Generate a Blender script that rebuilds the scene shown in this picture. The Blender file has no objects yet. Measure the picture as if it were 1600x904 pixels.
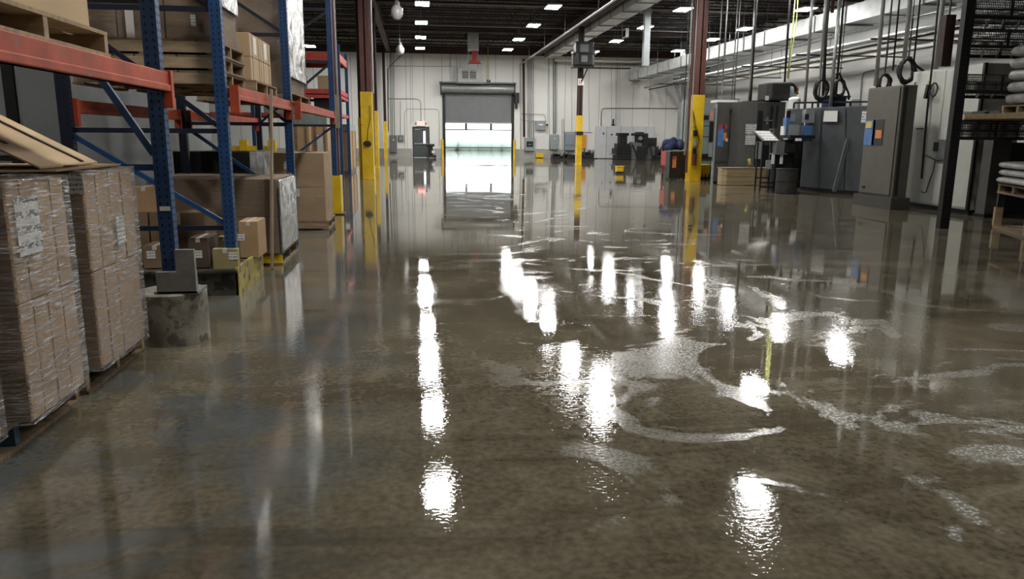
import bpy, bmesh, math, random
from mathutils import Vector, Matrix
random.seed(7)
S = bpy.context.scene
COL = S.collection

# ------------------------------------------------------------------ camera
F, HC = 1173.0, 1.5
yd = Vector((-150, -240, F)).normalized()                 # building's depth axis in camera axes (right, down, forward)
dn = Vector((-41, 5738, F)); dn = (dn - yd * dn.dot(yd)).normalized()
zc = -dn
xc = yd.cross(zc)
if xc.x < 0: xc = -xc
cd = bpy.data.cameras.new('camera')
cam = bpy.data.objects.new('camera', cd); COL.objects.link(cam)
cd.sensor_width = 36; cd.lens = F / 1600 * 36; cd.clip_end = 400
# rows of the world->camera matrix in Blender camera axes (right, up, back)
Rw = Matrix(((xc.x, yd.x, zc.x), (-xc.y, -yd.y, -zc.y), (-xc.z, -yd.z, -zc.z)))
cam.matrix_world = Matrix.Translation((0, 0, HC)) @ Rw.transposed().to_4x4()
S.camera = cam

def at(px, py, Y):
    """X and Z of the point seen at pixel px, py of the 1600x904 photo standing Y metres down the hall."""
    v = Vector((px - 800, py - 452, F))
    r = (xc.dot(v), yd.dot(v), zc.dot(v)); t = Y / r[1]
    return t * r[0], HC + t * r[2]

# ------------------------------------------------------------------ view, world
S.view_settings.view_transform = 'Standard'; S.view_settings.look = 'None'
S.view_settings.gamma = 1.0; S.view_settings.use_curve_mapping = False
S.view_settings.exposure = 1.25
SKY = 1.6
LAMP = 54.0
w = bpy.data.worlds.new('sky'); S.world = w; w.use_nodes = True
wn = w.node_tree.nodes['Background']; wn.inputs[0].default_value = (0.86, 0.94, 1.0, 1); wn.inputs[1].default_value = SKY
S.cycles.max_bounces = 7; S.cycles.diffuse_bounces = 4; S.cycles.glossy_bounces = 4
S.cycles.transparent_max_bounces = 10; S.cycles.caustics_reflective = False; S.cycles.caustics_refractive = False
S.cycles.sample_clamp_indirect = 6.0; S.cycles.use_light_tree = True

# ------------------------------------------------------------------ materials
MATS = {}
def mat(name, col, rough=.6, metal=0., var=.12, vs=6., bump=0., bs=60., coat=0., stretch=None, emis=0., spots=None, spot=.55, trans=0.):
    if name in MATS: return MATS[name]
    m = bpy.data.materials.new(name); m.use_nodes = True; MATS[name] = m
    nt = m.node_tree; N = nt.nodes; L = nt.links; b = N['Principled BSDF']
    b.inputs['Roughness'].default_value = rough; b.inputs['Metallic'].default_value = metal
    b.inputs['Base Color'].default_value = (*col, 1)
    if coat: b.inputs['Coat Weight'].default_value = coat; b.inputs['Coat Roughness'].default_value = .12
    if emis: b.inputs['Emission Color'].default_value = (*col, 1); b.inputs['Emission Strength'].default_value = emis
    if trans: b.inputs['Transmission Weight'].default_value = trans
    tc = N.new('ShaderNodeTexCoord'); mp = N.new('ShaderNodeMapping'); L.new(tc.outputs['Object'], mp.inputs[0])
    if stretch: mp.inputs['Scale'].default_value = stretch
    if var:
        no = N.new('ShaderNodeTexNoise'); no.inputs['Scale'].default_value = vs; no.inputs['Detail'].default_value = 5
        L.new(mp.outputs[0], no.inputs[0])
        r = N.new('ShaderNodeValToRGB'); L.new(no.outputs[0], r.inputs[0])
        r.color_ramp.elements[0].position = .3; r.color_ramp.elements[1].position = .72
        r.color_ramp.elements[0].color = (*[c * (1 - var) for c in col], 1)
        r.color_ramp.elements[1].color = (*[min(1, c * (1 + var)) for c in col], 1)
        out = r.outputs[0]
        if spots:
            n2 = N.new('ShaderNodeTexNoise'); n2.inputs['Scale'].default_value = vs * 1.7; n2.inputs['Detail'].default_value = 8
            L.new(mp.outputs[0], n2.inputs[0])
            r2 = N.new('ShaderNodeValToRGB'); r2.color_ramp.elements[0].position = spot; r2.color_ramp.elements[1].position = spot + .06
            L.new(n2.outputs[0], r2.inputs[0])
            mx = N.new('ShaderNodeMixRGB'); L.new(r2.outputs[0], mx.inputs[0]); L.new(out, mx.inputs[1]); mx.inputs[2].default_value = (*spots, 1)
            out = mx.outputs[0]
        L.new(out, b.inputs['Base Color'])
        if emis: L.new(out, b.inputs['Emission Color'])
    if bump:
        n3 = N.new('ShaderNodeTexNoise'); n3.inputs['Scale'].default_value = bs; n3.inputs['Detail'].default_value = 4
        L.new(mp.outputs[0], n3.inputs[0])
        bp = N.new('ShaderNodeBump'); bp.inputs['Strength'].default_value = bump; bp.inputs['Distance'].default_value = .01
        L.new(n3.outputs[0], bp.inputs['Height']); L.new(bp.outputs[0], b.inputs['Normal'])
        if coat: L.new(bp.outputs[0], b.inputs['Coat Normal'])
    return m

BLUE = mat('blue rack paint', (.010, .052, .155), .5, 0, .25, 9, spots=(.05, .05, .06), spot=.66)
SHADEBLUE = mat('blue rack paint with painted shade', (.005, .009, .024), .5, 0, .25, 9)  # rear rack parts: same blue with their shade painted into the colour
ORANGE = mat('worn orange beam paint', (.42, .062, .022), .6, 0, .3, 5, bump=.1, bs=20, spots=(.22, .10, .07), spot=.62)
RED = mat('red beam paint', (.50, .06, .04), .5, 0, .2, 4)
HOLE = mat('hole shade', (.004, .004, .006), .9, 0, 0)
WOOD = mat('pallet wood', (.20, .14, .085), .8, 0, .35, 4, bump=.35, bs=30, stretch=(1, 6, 6), spots=(.07, .05, .035), spot=.6)
WOODL = mat('light pallet wood', (.34, .25, .15), .8, 0, .3, 4, bump=.3, bs=30, stretch=(1, 6, 6))
PLANK = mat('weathered plank wood', (.33, .25, .18), .75, 0, .3, 3, bump=.2, bs=20, stretch=(8, 8, 1))
CARD = mat('brown cardboard', (.42, .27, .14), .75, 0, .1, 2.2, bump=.08, bs=40, stretch=(1, 1, 3))
CARDD = mat('dull cardboard', (.22, .145, .085), .8, 0, .12, 2.2, bump=.08, bs=40, stretch=(1, 1, 3))
CARDL = mat('tan cardboard', (.50, .36, .21), .75, 0, .1, 1.5, bump=.05, bs=30)
BLACKP = mat('black plastic', (.012, .012, .013), .45, 0, .3, 8)
BLACKM = mat('black painted steel', (.009, .009, .010), .5, 0, .3, 8, bump=.1)
DARKG = mat('grimy dark machinery', (.012, .012, .012), .55, .1, .5, 12, bump=.5, bs=25, spots=(.06, .06, .06), spot=.62)
GALV = mat('galvanised steel', (.48, .50, .50), .34, .75, .18, 5, bump=.06, bs=7)
GALVD = mat('dull conduit steel', (.30, .31, .31), .42, .6, .15, 5)
DUCT = mat('sheet metal duct', (.66, .68, .68), .32, .55, .16, 2.5, bump=.25, bs=1.6)
CONDUIT = mat('painted conduit', (.45, .46, .46), .5, .3, .15, 3)
BROWN = mat('maroon primer steel', (.12, .042, .032), .55, 0, .2, 4)
BROWND = mat('dark maroon steel', (.045, .018, .016), .6, 0, .25, 3)
YEL = mat('yellow safety paint', (.78, .50, .012), .45, 0, .14, 3, bump=.05, spots=(.30, .21, .05), spot=.68)
YELW = mat('scuffed yellow paint', (.42, .34, .08), .6, 0, .3, 7, bump=.2, spots=(.07, .06, .04), spot=.55)
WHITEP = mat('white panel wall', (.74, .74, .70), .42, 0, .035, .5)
PAPER = mat('white paper', (.78, .78, .76), .7, 0, .04, 8)
PLAST = mat('wrinkled white film', (.50, .50, .49), .22, 0, .25, 14, bump=.9, bs=26, coat=.6)
GREYM = mat('charcoal machine paint', (.070, .070, .064), .5, 0, .14, 4, bump=.05)
GREYB = mat('blue grey machine paint', (.060, .068, .075), .5, 0, .16, 4, bump=.05)
GREYC = mat('warm grey cabinet paint', (.105, .098, .082), .5, 0, .10, 3)
CREAM = mat('off white cabinet paint', (.56, .57, .52), .42, 0, .06, 2)
LGREY = mat('light grey enamel', (.30, .33, .34), .45, 0, .08, 5)
MGREY = mat('mid grey enamel', (.16, .17, .175), .5, 0, .1, 4)
GREEN = mat('pale green enamel', (.25, .31, .28), .45, 0, .12, 5)
NAVY = mat('navy cloth', (.02, .03, .09), .8, 0, .4, 10, bump=.5)
REDP = mat('red enamel', (.42, .05, .04), .5, 0, .2, 5)
SBLUE = mat('sign blue', (.06, .17, .42), .5, 0, .3, 30, spots=(.45, .50, .60), spot=.58)
SORANGE = mat('sign orange', (.65, .25, .08), .5, 0, .2, 20)
CONC = mat('rough cast concrete', (.27, .25, .205), .75, 0, .35, 7, bump=.5, bs=25, spots=(.13, .12, .095), spot=.54)
CURB = mat('wall footing concrete', (.40, .40, .37), .6, 0, .12, 2)
FOAM = mat('tan stained tray steel', (.38, .30, .17), .5, 0, .25, 1.2, stretch=(.5, .5, 9), spots=(.20, .17, .12), spot=.58)
BAG = mat('grey wrapped sacks', (.46, .46, .45), .35, 0, .3, 9, bump=.7, bs=14, coat=.4)
CABLE = mat('black rubber cable', (.012, .012, .013), .5, 0, 0)
YCORD = mat('yellow cord', (.50, .52, .16), .5, 0, 0)
SHUT = mat('grey shutter slats', (.20, .21, .22), .45, .2, .05, 2)
LED = mat('LED light panel', (1.0, .985, .95), .4, 0, 0, emis=LAMP)
GLOBE = mat('frosted lamp glass', (.45, .45, .45), .25, 0, .1, 4, coat=.5)
BLKTXT = mat('black print', (.02, .02, .02), .6, 0, 0)
EXITR = mat('lit red exit sign face', (1.0, .25, .22), .5, 0, 0, emis=.9)
EXITW = mat('pale exit sign face', (.9, .55, .5), .5, 0, 0, emis=.35)
TAPE = mat('packing tape', (.62, .60, .55), .3, 0, .05, 5)
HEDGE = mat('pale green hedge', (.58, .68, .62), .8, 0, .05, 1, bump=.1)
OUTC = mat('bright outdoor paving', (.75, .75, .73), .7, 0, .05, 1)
GLASS = mat('dark window glass', (.03, .04, .04), .08, 0, 0)
GLOW = mat('daylit door pane', (.80, .88, .92), .3, 0, 0, emis=.9)

def printed(name, base=(.74, .74, .72), ink=(.12, .12, .13), scale=60.):
    """paper with rows of illegible small print"""
    m = mat(name, base, .6, 0, .03, 8); nt = m.node_tree; N = nt.nodes; L = nt.links; b = N['Principled BSDF']
    tc = N.new('ShaderNodeTexCoord'); mp = N.new('ShaderNodeMapping'); L.new(tc.outputs['Object'], mp.inputs[0])
    mp.inputs['Scale'].default_value = (1, 1, 2.2)
    no = N.new('ShaderNodeTexNoise'); no.inputs['Scale'].default_value = scale * 1.6; no.inputs['Detail'].default_value = 1; L.new(mp.outputs[0], no.inputs[0])
    sx = N.new('ShaderNodeSeparateXYZ'); L.new(tc.outputs['Object'], sx.inputs[0])
    f = N.new('ShaderNodeMath'); f.operation = 'PINGPONG'; f.inputs[1].default_value = .8 / scale; L.new(sx.outputs[2], f.inputs[0])
    g = N.new('ShaderNodeMath'); g.operation = 'GREATER_THAN'; g.inputs[1].default_value = .42 / scale; L.new(f.outputs[0], g.inputs[0])
    h = N.new('ShaderNodeMath'); h.operation = 'GREATER_THAN'; h.inputs[1].default_value = .5; L.new(no.outputs[0], h.inputs[0])
    k = N.new('ShaderNodeMath'); k.operation = 'MULTIPLY'; L.new(g.outputs[0], k.inputs[0]); L.new(h.outputs[0], k.inputs[1])
    r = N.new('ShaderNodeMixRGB'); L.new(k.outputs[0], r.inputs[0]); r.inputs[1].default_value = (*base, 1); r.inputs[2].default_value = (*ink, 1)
    L.new(r.outputs[0], b.inputs['Base Color']); return m
LABEL = printed('printed paper label'); LABELB = printed('large printed sheet', scale=22.)

def film_mat(name='clear stretch film', lo=.14, hi=.85):
    """clear stretch film: mostly see-through, glossy, with diagonal wrinkles and their glints painted as whitish streaks"""
    m = bpy.data.materials.new(name); m.use_nodes = True
    nt = m.node_tree; N = nt.nodes; L = nt.links; N.remove(N['Principled BSDF']); out = N['Material Output']
    tr = N.new('ShaderNodeBsdfTransparent'); tr.inputs[0].default_value = (.93, .93, .92, 1)
    gl = N.new('ShaderNodeBsdfGlossy'); gl.inputs['Roughness'].default_value = .2; gl.inputs[0].default_value = (.9, .9, .9, 1)
    df = N.new('ShaderNodeBsdfDiffuse'); df.inputs[0].default_value = (.75, .73, .70, 1)
    tc = N.new('ShaderNodeTexCoord'); mp = N.new('ShaderNodeMapping'); mp.inputs['Rotation'].default_value = (math.radians(14), math.radians(10), 0)
    mp.inputs['Scale'].default_value = (1.5, 1.5, 21); L.new(tc.outputs['Object'], mp.inputs[0])
    no = N.new('ShaderNodeTexNoise'); no.inputs['Scale'].default_value = 5; no.inputs['Detail'].default_value = 7; no.inputs['Roughness'].default_value = .65; no.inputs['Distortion'].default_value = .25
    L.new(mp.outputs[0], no.inputs[0])
    bp = N.new('ShaderNodeBump'); bp.inputs['Strength'].default_value = 1; bp.inputs['Distance'].default_value = .03; L.new(no.outputs[0], bp.inputs['Height'])
    L.new(bp.outputs[0], gl.inputs['Normal']); L.new(bp.outputs[0], df.inputs['Normal'])
    r = N.new('ShaderNodeValToRGB'); r.color_ramp.elements[0].position = .47; r.color_ramp.elements[1].position = .62
    r.color_ramp.elements[0].color = (lo, lo, lo, 1); r.color_ramp.elements[1].color = (hi, hi, hi, 1); L.new(no.outputs[0], r.inputs[0])  # whitish streaks painted in for the glints on the film
    m1 = N.new('ShaderNodeMixShader'); m1.inputs[0].default_value = .42; L.new(df.outputs[0], m1.inputs[1]); L.new(gl.outputs[0], m1.inputs[2])
    m2 = N.new('ShaderNodeMixShader'); L.new(r.outputs[0], m2.inputs[0]); L.new(tr.outputs[0], m2.inputs[1]); L.new(m1.outputs[0], m2.inputs[2])
    L.new(m2.outputs[0], out.inputs[0]); return m
FILM = film_mat(); FILM2 = film_mat('thin smooth stretch film', .05, .22)

def floor_mat():
    m = bpy.data.materials.new('wet sealed concrete'); m.use_nodes = True
    nt = m.node_tree; N = nt.nodes; L = nt.links; b = N['Principled BSDF']
    tc = N.new('ShaderNodeTexCoord')
    def noise(scale, detail, st=None, dist=0., rough=.5, off=(0, 0, 0)):
        mp = N.new('ShaderNodeMapping'); L.new(tc.outputs['Object'], mp.inputs[0])
        if st: mp.inputs['Scale'].default_value = st
        mp.inputs['Location'].default_value = off
        n = N.new('ShaderNodeTexNoise'); n.inputs['Scale'].default_value = scale; n.inputs['Detail'].default_value = detail
        n.inputs['Distortion'].default_value = dist; n.inputs['Roughness'].default_value = rough; L.new(mp.outputs[0], n.inputs[0]); return n.outputs[0]
    def ramp(src, *stops):
        r = N.new('ShaderNodeValToRGB'); e = r.color_ramp.elements
        while len(e) < len(stops): e.new(.5)
        for k, (p, c) in enumerate(stops):
            e[k].position = p; e[k].color = (*(c if isinstance(c, tuple) else (c, c, c)), 1)
        L.new(src, r.inputs[0]); return r.outputs[0]
    def mix(f, a, c, mode='MIX'):
        x = N.new('ShaderNodeMixRGB'); x.blend_type = mode
        for k, v in enumerate((f, a, c)):
            if isinstance(v, (float, int)): x.inputs[k].default_value = v if k == 0 else (v, v, v, 1)
            elif isinstance(v, tuple): x.inputs[k].default_value = (*v, 1)
            else: L.new(v, x.inputs[k])
        return x.outputs[0]
    big = noise(.55, 6, None, .6, .6); med = noise(2.4, 8, (1, .8, 1), 1.2, .65, (3, 1, 0)); fine = noise(28, 6)
    c = ramp(big, (.32, (.060, .047, .027)), (.44, (.110, .092, .057)), (.56, (.165, .142, .094)), (.70, (.225, .20, .145)))
    c = mix(.45, c, ramp(med, (.34, (.045, .034, .020)), (.5, (.115, .098, .066)), (.64, (.215, .185, .130))))
    c = mix(.22, c, ramp(fine, (.35, (.02, .016, .01)), (.65, (.26, .23, .17))))
    sw = noise(1.3, 6, (.35, 2.2, 1), .8, .6, (1, 3, 0)); c = mix(mix(1., ramp(sw, (.50, 0.), (.64, .6)), 1., 'MULTIPLY'), c, (.060, .047, .030))
    # bluish tint in noise patches at left
    sepx = N.new('ShaderNodeSeparateXYZ'); L.new(tc.outputs['Object'], sepx.inputs[0])
    gl_ = N.new('ShaderNodeMapRange'); L.new(sepx.outputs[0], gl_.inputs[0]); gl_.inputs[1].default_value = .1; gl_.inputs[2].default_value = -.7
    blue = mix(1., ramp(noise(1.1, 6, (1, 1.6, 1), .6, .65, (11, 4, 0)), (.46, 0.), (.60, .6)), gl_.outputs[0], 'MULTIPLY')
    c = mix(blue, c, (.085, .108, .120))
    # squeegee / tyre arcs: thin worn lines
    v = N.new('ShaderNodeTexVoronoi'); v.feature = 'DISTANCE_TO_EDGE'; v.inputs['Scale'].default_value = .45
    mp = N.new('ShaderNodeMapping'); L.new(tc.outputs['Object'], mp.inputs[0])
    dn2 = N.new('ShaderNodeTexNoise'); dn2.inputs['Scale'].default_value = 1.1; L.new(tc.outputs['Object'], dn2.inputs[0])
    ad = N.new('ShaderNodeVectorMath'); ad.operation = 'ADD'; L.new(tc.outputs['Object'], ad.inputs[0]); L.new(dn2.outputs['Color'], ad.inputs[1]); L.new(ad.outputs[0], v.inputs[0])
    line = ramp(v.outputs['Distance'], (.0, 1.), (.012, 0.))
    c = mix(mix(1., line, ramp(med, (.45, 0.), (.62, .5)), 'MULTIPLY'), c, (.22, .185, .14))
    # soapy froth patches drying on the surface: pale, matt, wispy; mostly right of the aisle
    gate = N.new('ShaderNodeMapRange'); L.new(sepx.outputs[0], gate.inputs[0]); gate.inputs[1].default_value = -.3; gate.inputs[2].default_value = 1.8
    gate2 = N.new('ShaderNodeMapRange'); L.new(sepx.outputs[0], gate2.inputs[0]); gate2.inputs[1].default_value = 5.5; gate2.inputs[2].default_value = 3.0; gate2.inputs[3].default_value = .25; gate2.inputs[4].default_value = 1.
    frn = noise(.75, 7, (1, 1.15, 1), 2.2, .62, (5, 9, 0))
    fr = mix(1., ramp(frn, (.562, 0.), (.590, 1.)), gate.outputs[0], 'MULTIPLY')
    fr = mix(1., fr, gate2.outputs[0], 'MULTIPLY')
    fr = mix(1., fr, ramp(noise(60, 3, None, .5), (.40, .25), (.6, 1.)), 'MULTIPLY')
    c = mix(mix(1., fr, .75, 'MULTIPLY'), c, (.36, .355, .33))
    # contraction joints
    L.new(c, b.inputs['Base Color'])
    rgh = ramp(med, (.3, .014), (.58, .030), (.8, .065))
    far = N.new('ShaderNodeMapRange'); L.new(sepx.outputs[1], far.inputs[0]); far.inputs[1].default_value = 4.5; far.inputs[2].default_value = 12.; far.inputs[3].default_value = 1.; far.inputs[4].default_value = .20
    rgh = mix(far.outputs[0], .006, rgh)
    # dried-out wisps between the puddles: duller, lighter concrete
    dry = ramp(noise(.33, 7, (1, 1.6, 1), 1.4, .62, (2, 6, 0)), (.56, 0.), (.61, 1.))
    rgh = mix(dry, rgh, .05)
    rgh = mix(fr, rgh, .30)
    L.new(rgh, b.inputs['Roughness'])
    b.inputs['IOR'].default_value = 1.78
    # ripples of the water film: low swells plus fine chatter in patches
    low = noise(3.2, 3, (1, 1.4, 1), .3); hi = noise(34, 3, (1, 1.6, 1), .4); patch = ramp(noise(.6, 4, None, .5, .5, (7, 2, 0)), (.40, .12), (.62, 1.))
    hm0 = N.new('ShaderNodeMath'); hm0.operation = 'MULTIPLY'; L.new(hi, hm0.inputs[0]); L.new(patch, hm0.inputs[1])
    hm = N.new('ShaderNodeMath'); hm.operation = 'MULTIPLY'; L.new(hm0.outputs[0], hm.inputs[0]); L.new(far.outputs[0], hm.inputs[1])
    lo2 = N.new('ShaderNodeMath'); lo2.operation = 'MULTIPLY'; L.new(low, lo2.inputs[0]); L.new(far.outputs[0], lo2.inputs[1]); low = lo2.outputs[0]
    b1 = N.new('ShaderNodeBump'); b1.inputs['Strength'].default_value = 1; b1.inputs['Distance'].default_value = .00018; L.new(low, b1.inputs['Height'])
    b2 = N.new('ShaderNodeBump'); b2.inputs['Strength'].default_value = 1; b2.inputs['Distance'].default_value = .0010; L.new(hm.outputs[0], b2.inputs['Height']); L.new(b1.outputs[0], b2.inputs['Normal'])
    L.new(b2.outputs[0], b.inputs['Normal'])
    return m

def wall_mat():
    m = mat('insulated wall panels', (.84, .835, .80), .38, 0, .03, .4); nt = m.node_tree; N = nt.nodes; L = nt.links; b = N['Principled BSDF']
    src = b.inputs['Base Color'].links[0].from_socket
    tc = N.new('ShaderNodeTexCoord'); s = N.new('ShaderNodeSeparateXYZ'); L.new(tc.outputs['Object'], s.inputs[0])
    a = N.new('ShaderNodeMath'); a.operation = 'ADD'; L.new(s.outputs[0], a.inputs[0]); L.new(s.outputs[1], a.inputs[1])
    f = N.new('ShaderNodeMath'); f.operation = 'PINGPONG'; f.inputs[1].default_value = .62; L.new(a.outputs[0], f.inputs[0])
    g = N.new('ShaderNodeMath'); g.operation = 'LESS_THAN'; g.inputs[1].default_value = .018; L.new(f.outputs[0], g.inputs[0])
    mx = N.new('ShaderNodeMixRGB'); L.new(g.outputs[0], mx.inputs[0]); L.new(src, mx.inputs[1]); mx.inputs[2].default_value = (.42, .42, .40, 1)
    L.new(mx.outputs[0], b.inputs['Base Color']); return m
WALLM = wall_mat()

# ------------------------------------------------------------------ mesh helpers
def wloc(o):
    v = Vector((0, 0, 0))
    while o: v = v + o.location; o = o.parent
    return v

class MB:
    def __init__(s): s.v = []; s.f = []; s.m = []; s.sm = []
    def add(s, vs, fs, mi=0, smooth=False):
        n = len(s.v); s.v += [tuple(q) for q in vs]
        for f in fs: s.f.append(tuple(n + k for k in f)); s.m.append(mi); s.sm.append(smooth)
        return s
    def box(s, x0, x1, y0, y1, z0, z1, mi=0):
        vs = [(x, y, z) for z in (z0, z1) for y in (y0, y1) for x in (x0, x1)]
        return s.add(vs, [(0, 2, 3, 1), (4, 5, 7, 6), (0, 1, 5, 4), (2, 6, 7, 3), (0, 4, 6, 2), (1, 3, 7, 5)], mi)
    def bar(s, p, q, w, h, mi=0, up=(0, 0, 1)):
        p, q = Vector(p), Vector(q); d = (q - p).normalized(); u = Vector(up)
        if abs(d.dot(u)) > .95: u = Vector((0, 1, 0))
        a = d.cross(u).normalized() * w / 2; b = a.cross(d).normalized() * h / 2
        vs = [p - a - b, p + a - b, p + a + b, p - a + b, q - a - b, q + a - b, q + a + b, q - a + b]
        return s.add(vs, [(0, 3, 2, 1), (4, 5, 6, 7), (0, 1, 5, 4), (1, 2, 6, 5), (2, 3, 7, 6), (3, 0, 4, 7)], mi)
    def cyl(s, p, q, r, n=12, mi=0, r2=None):
        p, q = Vector(p), Vector(q); d = (q - p).normalized(); u = Vector((0, 0, 1)) if abs(d.z) < .95 else Vector((1, 0, 0))
        a = d.cross(u).normalized(); b = a.cross(d); r2 = r if r2 is None else r2
        c = [(math.cos(2 * math.pi * k / n), math.sin(2 * math.pi * k / n)) for k in range(n)]
        s.add([p + (a * x + b * y) * r for x, y in c] + [q + (a * x + b * y) * r2 for x, y in c], [(k, (k + 1) % n, n + (k + 1) % n, n + k) for k in range(n)], mi, n > 8)
        return s.add([p + (a * x + b * y) * r for x, y in c] + [q + (a * x + b * y) * r2 for x, y in c], [tuple(range(n - 1, -1, -1)), tuple(range(n, 2 * n))], mi)
    def tube(s, pts, r, n=6, mi=0):
        pts = [Vector(p) for p in pts]; rings = []
        for k, p in enumerate(pts):
            d = (pts[min(k + 1, len(pts) - 1)] - pts[max(k - 1, 0)]).normalized()
            u = Vector((0, 0, 1)) if abs(d.z) < .9 else Vector((1, 0, 0))
            a = d.cross(u).normalized(); b = a.cross(d)
            rings.append([p + (a * math.cos(2 * math.pi * j / n) + b * math.sin(2 * math.pi * j / n)) * r for j in range(n)])
        vs = [v for g in rings for v in g]; fs = []
        for k in range(len(pts) - 1):
            for j in range(n): fs.append((k * n + j, k * n + (j + 1) % n, (k + 1) * n + (j + 1) % n, (k + 1) * n + j))
        fs += [tuple(range(n - 1, -1, -1)), tuple(range((len(pts) - 1) * n, len(pts) * n))]
        return s.add(vs, fs, mi, n > 5)
    def prism(s, pts, z0, z1, mi=0):
        n = len(pts); vs = [(x, y, z0) for x, y in pts] + [(x, y, z1) for x, y in pts]
        return s.add(vs, [tuple(range(n - 1, -1, -1)), tuple(range(n, 2 * n))] + [(k, (k + 1) % n, n + (k + 1) % n, n + k) for k in range(n)], mi)
    def sphere(s, c, r, n=14, mi=0, sz=1.):
        vs = []; fs = []
        for i in range(n + 1):
            t = math.pi * i / n
            for j in range(n): vs.append((c[0] + r * math.sin(t) * math.cos(2 * math.pi * j / n), c[1] + r * math.sin(t) * math.sin(2 * math.pi * j / n), c[2] + r * sz * math.cos(t)))
        for i in range(n):
            for j in range(n): fs.append((i * n + j, (i + 1) * n + j, (i + 1) * n + (j + 1) % n, i * n + (j + 1) % n))
        return s.add(vs, fs, mi, True)
    def build(s, name, mats, parent=None, bevel=0., loc=None, sub=None):
        if not isinstance(mats, (list, tuple)): mats = [mats]
        off = wloc(parent) if parent else (Vector(loc) if loc else None)
        if off is None:
            xs, ys, zs = zip(*s.v); off = Vector(((min(xs) + max(xs)) / 2, (min(ys) + max(ys)) / 2, min(zs)))
        me = bpy.data.meshes.new(name); me.from_pydata([tuple(Vector(v) - off) for v in s.v], [], s.f)
        for m in mats: me.materials.append(m)
        me.polygons.foreach_set('material_index', s.m); me.polygons.foreach_set('use_smooth', s.sm)
        bm = bmesh.new(); bm.from_mesh(me); bmesh.ops.recalc_face_normals(bm, faces=bm.faces); bm.to_mesh(me); bm.free()
        o = bpy.data.objects.new(name, me); COL.objects.link(o)
        if parent: o.parent = parent
        else: o.location = off
        if bevel:
            b = o.modifiers.new('bevel', 'BEVEL'); b.width = bevel; b.segments = 2; b.limit_method = 'ANGLE'
        return o

def tag(o, label, cat, group=None):
    o['label'] = label; o['category'] = cat
    if group: o['group'] = group
    return o
def thing(name, label, cat, loc, group=None):
    o = bpy.data.objects.new(name, None); COL.objects.link(o); o.location = loc; o.empty_display_size = .2
    return tag(o, label, cat, group)
def structure(o): o['kind'] = 'structure'; return o
def copy_tree(o, parent=None):
    c = o.copy(); COL.objects.link(c); c.parent = parent
    for ch in list(o.children): copy_tree(ch, c)
    return c
def dup(o, loc, label=None, group=None, rz=None):
    c = copy_tree(o); c.location = loc
    if label: c['label'] = label
    if group: c['group'] = group
    if rz is not None: c.rotation_euler.z = rz
    return c

# ================================================================== SETTING
YF = 54.0; XL, XR, YB, ZT = -14.0, 20.0, -9.0, 8.0
MB().box(XL, XR, YB, YF + 40, -.2, 0).build('floor', floor_mat(), loc=(0, 0, 0))['kind'] = 'structure'
structure(MB().box(XL, XR, YB, YF, ZT, ZT + .15).build('ceiling', mat('dark roof deck', (.035, .026, .024), .7, 0, .3, 1.5, stretch=(9, .5, 1))))
dx0, dx1, dzt = at(694, 200, YF)[0], at(801, 200, YF)[0], 4.45
px0, px1, pzt = at(645, 240, YF)[0], at(671.5, 240, YF)[0], 2.12
m = MB()
m.box(XL, px0, YF, YF + .2, 0, ZT); m.box(px0, px1, YF, YF + .2, pzt, ZT); m.box(px1, dx0, YF, YF + .2, 0, ZT)
m.box(dx0, dx1, YF, YF + .2, dzt, ZT); m.box(dx1, XR, YF, YF + .2, 0, ZT)
structure(m.build('wall_far', WALLM))
structure(MB().box(XR, XR + .2, YB, YF, 0, ZT).build('wall_right', mat('grey wall panels with painted reflection streaks', (.44, .44, .425), .35, 0, .22, 1.2, stretch=(1, .12, 2.2))))  # light reflections on the panels painted in as paler and darker streaks
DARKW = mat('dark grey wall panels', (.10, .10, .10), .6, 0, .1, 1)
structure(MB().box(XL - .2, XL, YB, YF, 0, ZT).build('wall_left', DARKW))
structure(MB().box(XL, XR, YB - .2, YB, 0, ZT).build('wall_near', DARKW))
for k, (a, b_) in enumerate(((XL, px0 - .05), (px1 + .05, dx0 - .1), (dx1 + .1, XR))):
    structure(MB().box(a, b_, YF - .06, YF, 0, .62).build('baseboard_far_%d' % (k + 1), CURB))
structure(MB().box(XL, XR, YF - .25, YF, 7.02, 7.5).build('trim_1', BROWND))
structure(MB().box(XR - .12, XR, YB, YF, 5.05, 5.35).build('trim_2', WHITEP))  # white strip added for the bright stripe of light along the wall
structure(MB().box(XR - .05, XR, YB, YF, 6.2, 6.9).build('trim_3', LGREY))
# roof joists across the hall, one truss each
tj = MB(); ztop, zbot = 7.98, 7.5
tj.box(XL, XR, -.04, .04, zbot, zbot + .07); tj.box(XL, XR, -.04, .04, ztop - .07, ztop)
x = XL
while x < XR - .1:
    tj.bar((x, 0, zbot + .03), (x + .5, 0, ztop - .04), .03, .03); tj.bar((x + .5, 0, ztop - .04), (x + 1, 0, zbot + .03), .03, .03); x += 1
first = tj.build('trim_4', mat('joist steel', (.035, .027, .025), .5, .2, .2, 3), loc=(0, 0, 0)); structure(first); n = 5
first.location = (0, 3.4, 0); y = 3.4 + 1.66
while y < YF - .4:
    c = first.copy(); c.name = 'trim_%d' % n; COL.objects.link(c); c.location = (0, y, 0); n += 1; y += 1.66
for gx in (-1.75, 8.55):
    g = MB(); g.box(gx - .15, gx + .15, YB, YF - .3, 7.46, 7.50); g.box(gx - .02, gx + .02, YB, YF - .3, 7.1, 7.46); g.box(gx - .15, gx + .15, YB, YF - .3, 7.06, 7.10)
    structure(g.build('trim_%d' % n, BROWND)); n += 1
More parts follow.
